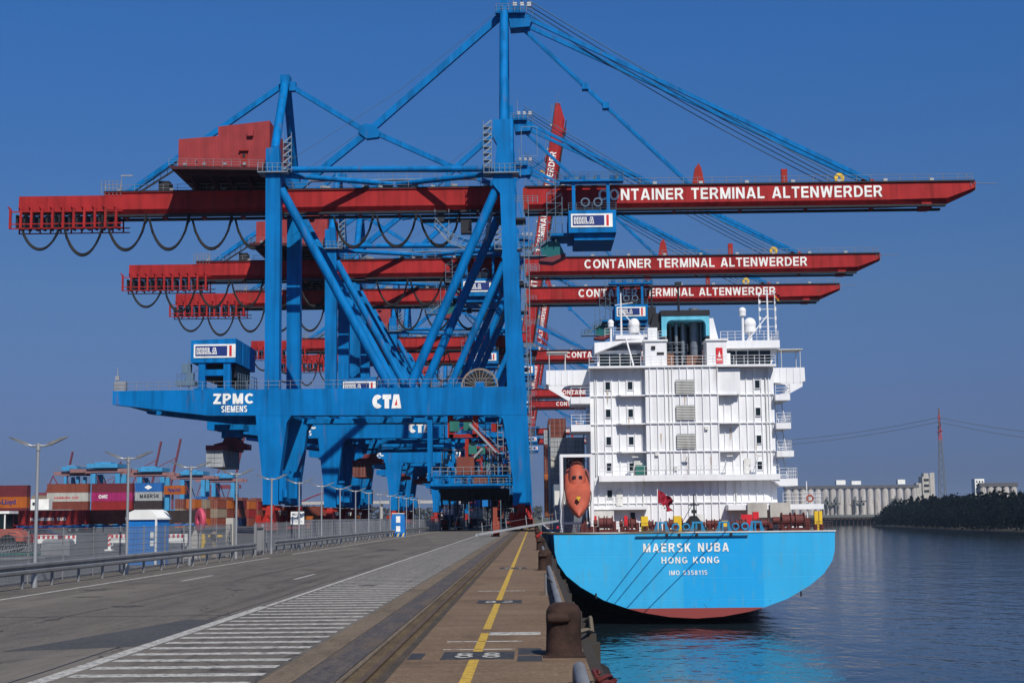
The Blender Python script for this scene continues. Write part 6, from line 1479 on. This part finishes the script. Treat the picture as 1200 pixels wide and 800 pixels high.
# pylon
def pylon(px, ptop, pbot, Y, lb):
    x, zt = at(px, ptop, Y); _, zb = at(px, pbot, Y); zb = -2; H = zt-zb
    r = thing('power_pylon', lb, 'pylon', (x, Y, zb)); b = MB(); lv = [0, .08, .16, .24, .32, .4, .48, .56, .63, .7, .76, .82, .88, .94, 1]
    wd = lambda t: 7.5*(1-t)+.9
    for t0, t1 in zip(lv[:-1], lv[1:]):
        for sx, sy in ((-1, -1), (1, -1), (1, 1), (-1, 1)): 
            mi = 1 if t0 >= .66 and int(t0*16) % 2 == 0 or t0 >= .66 and t0 < .76 else 0
            b.bar((sx*wd(t0)/2*.0+sx*wd(t0)/2, sy*wd(t0)/2, t0*H), (sx*wd(t1)/2, sy*wd(t1)/2, t1*H), .55, mi=mi)
        for s_ in (-1, 1):
            b.bar((-wd(t0)/2, s_*wd(t0)/2, t0*H), (wd(t1)/2, s_*wd(t1)/2, t1*H), .3, mi=1 if t0 >= .66 else 0); b.bar((wd(t0)/2, s_*wd(t0)/2, t0*H), (-wd(t1)/2, s_*wd(t1)/2, t1*H), .3, mi=1 if t0 >= .66 else 0)
    b.build('lattice', ['pylon', 'pylonred'], r)
    b = MB(); b.bar((-2, -14, H*.83), (2, 14, H*.83), 1); b.bar((-2, -18, H*.78), (2, 18, H*.78), 1); b.build('cross_arm', 'pylonred', r); return r
pylon(1100, 478, 580, 1700, 'tall red topped lattice power pylon behind the trees at the right')
for i, (p_, q_) in enumerate((((1100, 489), (880, 518)), ((1100, 494), (880, 523)), ((1100, 489), (1330, 514)), ((1100, 494), (1330, 524)))):
    a = Vector((*[at(*p_, 1700)[0]], 1700, at(*p_, 1700)[1])); c2 = Vector((at(*q_, 1900)[0], 1900, at(*q_, 1900)[1])) if i < 2 else Vector((at(*q_, 1500)[0], 1500, at(*q_, 1500)[1]))
    b = MB(); b.path([a.lerp(c2, k/16)-Vector((0, 0, 5*4*(k/16)*(1-k/16))) for k in range(17)], .28, 4)
    tag(b.build('power_line', 'pylon'), ['upper', 'lower'][i % 2]+' power line sagging to the '+['left', 'right'][i//2]+' of the pylon', 'cable', 'power lines from the pylon')

# wooded island: foliage clumps
def foliage(name, pts, size, mt, label, cat):
    b = MB(); rn = random.Random(5)
    for (x, y, z, s_) in pts:
        for k in range(3):
            a = Vector((rn.gauss(0, 1), rn.gauss(0, 1), rn.gauss(0, 1))).normalized(); c = Vector((x, y, z))+a*rn.random()*s_
            u = Vector((rn.gauss(0, 1), rn.gauss(0, 1), rn.gauss(0, 1))).normalized(); v = u.cross(a); v = v.normalized() if v.length > .01 else Vector((1, 0, 0)); q = s_*rn.uniform(.5, 1.0)
            b.add([c+u*q, c+v*q, c-u*q*.7, c-v*q*.9], [(0, 1, 2, 3)])
    o = b.build(name, mt); o['kind'] = 'stuff'; o['label'] = label; o['category'] = cat; return o
rn = random.Random(9); pts = []
poly_near = [(300, 1290), (286, 1150), (276, 1020), (268, 900), (262, 780), (256, 640), (254, 520)]
def edge_x(y):
    for (xa, ya), (xb, yb) in zip(poly_near[:-1], poly_near[1:]):
        if yb <= y <= ya: t = (ya-y)/(ya-yb); return xa+(xb-xa)*t
    return 300
crowns = []
y = 515
while y < 1290:
    for dx in (3, 11, 20, 32, 46): crowns.append((edge_x(y)+dx+rn.uniform(-3, 3), y+rn.uniform(-4, 4), rn.uniform(15, 24.5)*min(1, (1330-y)/110+.2)*(.75 if dx < 5 else 1), rn.uniform(3.2, 6.0)))
    y += rn.uniform(5, 10)
for cx, cy, H, cr in crowns:
    for k in range(int(52*cr/4)):
        t_ = rn.random()**.7; z = WZ+1+H*(.08+.92*t_); rad = cr*math.sqrt(max(0, 1-(2*abs(t_-.45))**2*.8)); a_ = rn.random()*6.283; q = rad*rn.random()**.4
        pts.append((cx+q*math.cos(a_), cy+q*math.sin(a_), z, rn.uniform(.55, 1.35)))
foliage('island_wood', pts, 1, 'leaf', 'dark green dense wood on the low island at the right edge', 'wood')
b = MB(); pl = [(x-3, y) for x, y in poly_near]+[(700, 520), (700, 1290)]
b.prism(pl, WZ-2, WZ+1.2, 'z'); struct(b.build('island_bank', 'bank'))
# far tree lines
pts = []
for k in range(9000): x = rn.uniform(-900, 10); y = rn.uniform(1650, 1760); pts.append((x, y, rn.random()*(13+2.5*math.sin(x*.02)+2*math.sin(x*.09)), rn.uniform(.9, 2.2)))
for k in range(2500): x = rn.uniform(380, 900); y = rn.uniform(1900, 2000); pts.append((x, y, -2+rn.random()**1.5*(19+3*math.sin(x*.05)), rn.uniform(1.5, 3.5)))
foliage('distant_trees', pts, 1, 'leaf2', 'thin line of bare distant trees along the horizon', 'trees')
# bridge far left-centre
r = thing('road_bridge', 'distant low road bridge seen between the crane legs', 'bridge', (-200, 1600, 0)); b = MB(); xa, za = at(340, 589, 1600); xb, zb = at(620, 592, 1600)
b.box(xa+200, xb+200, 0, 12, za-2, za+1.2); b.build('deck', 'pale', r); b = MB()
for k in range(9): x = xa+200+(xb-xa)*k/8; b.box(x, x+3, 3, 9, 0, za-2)
b.build('pier', 'pale', r); b = MB(); b.path([(xa+212+80*t, 2, za+1+11*4*t*(1-t)) for t in [i/14 for i in range(15)]], .9, 6); b.build('arch', 'maroon', r)

# ---------------------------------------------------------------- thin air haze round the whole place
hz = MB(); hz.box(-9500, 9500, -400, 9500, -25, 135); ho = hz.build('haze', []); ho['kind'] = 'stuff'; ho['label'] = 'thin bluish air haze over the harbour'
hm = bpy.data.materials.new('air_haze'); hm.use_nodes = True; hn = hm.node_tree; hn.nodes.clear()
out_ = hn.nodes.new('ShaderNodeOutputMaterial'); vol = hn.nodes.new('ShaderNodeVolumePrincipled'); vol.inputs['Color'].default_value = (.55, .72, 1, 1); vol.inputs['Density'].default_value = .000045; vol.inputs['Anisotropy'].default_value = .0
hn.links.new(vol.outputs[0], out_.inputs['Volume']); ho.data.materials.append(hm)
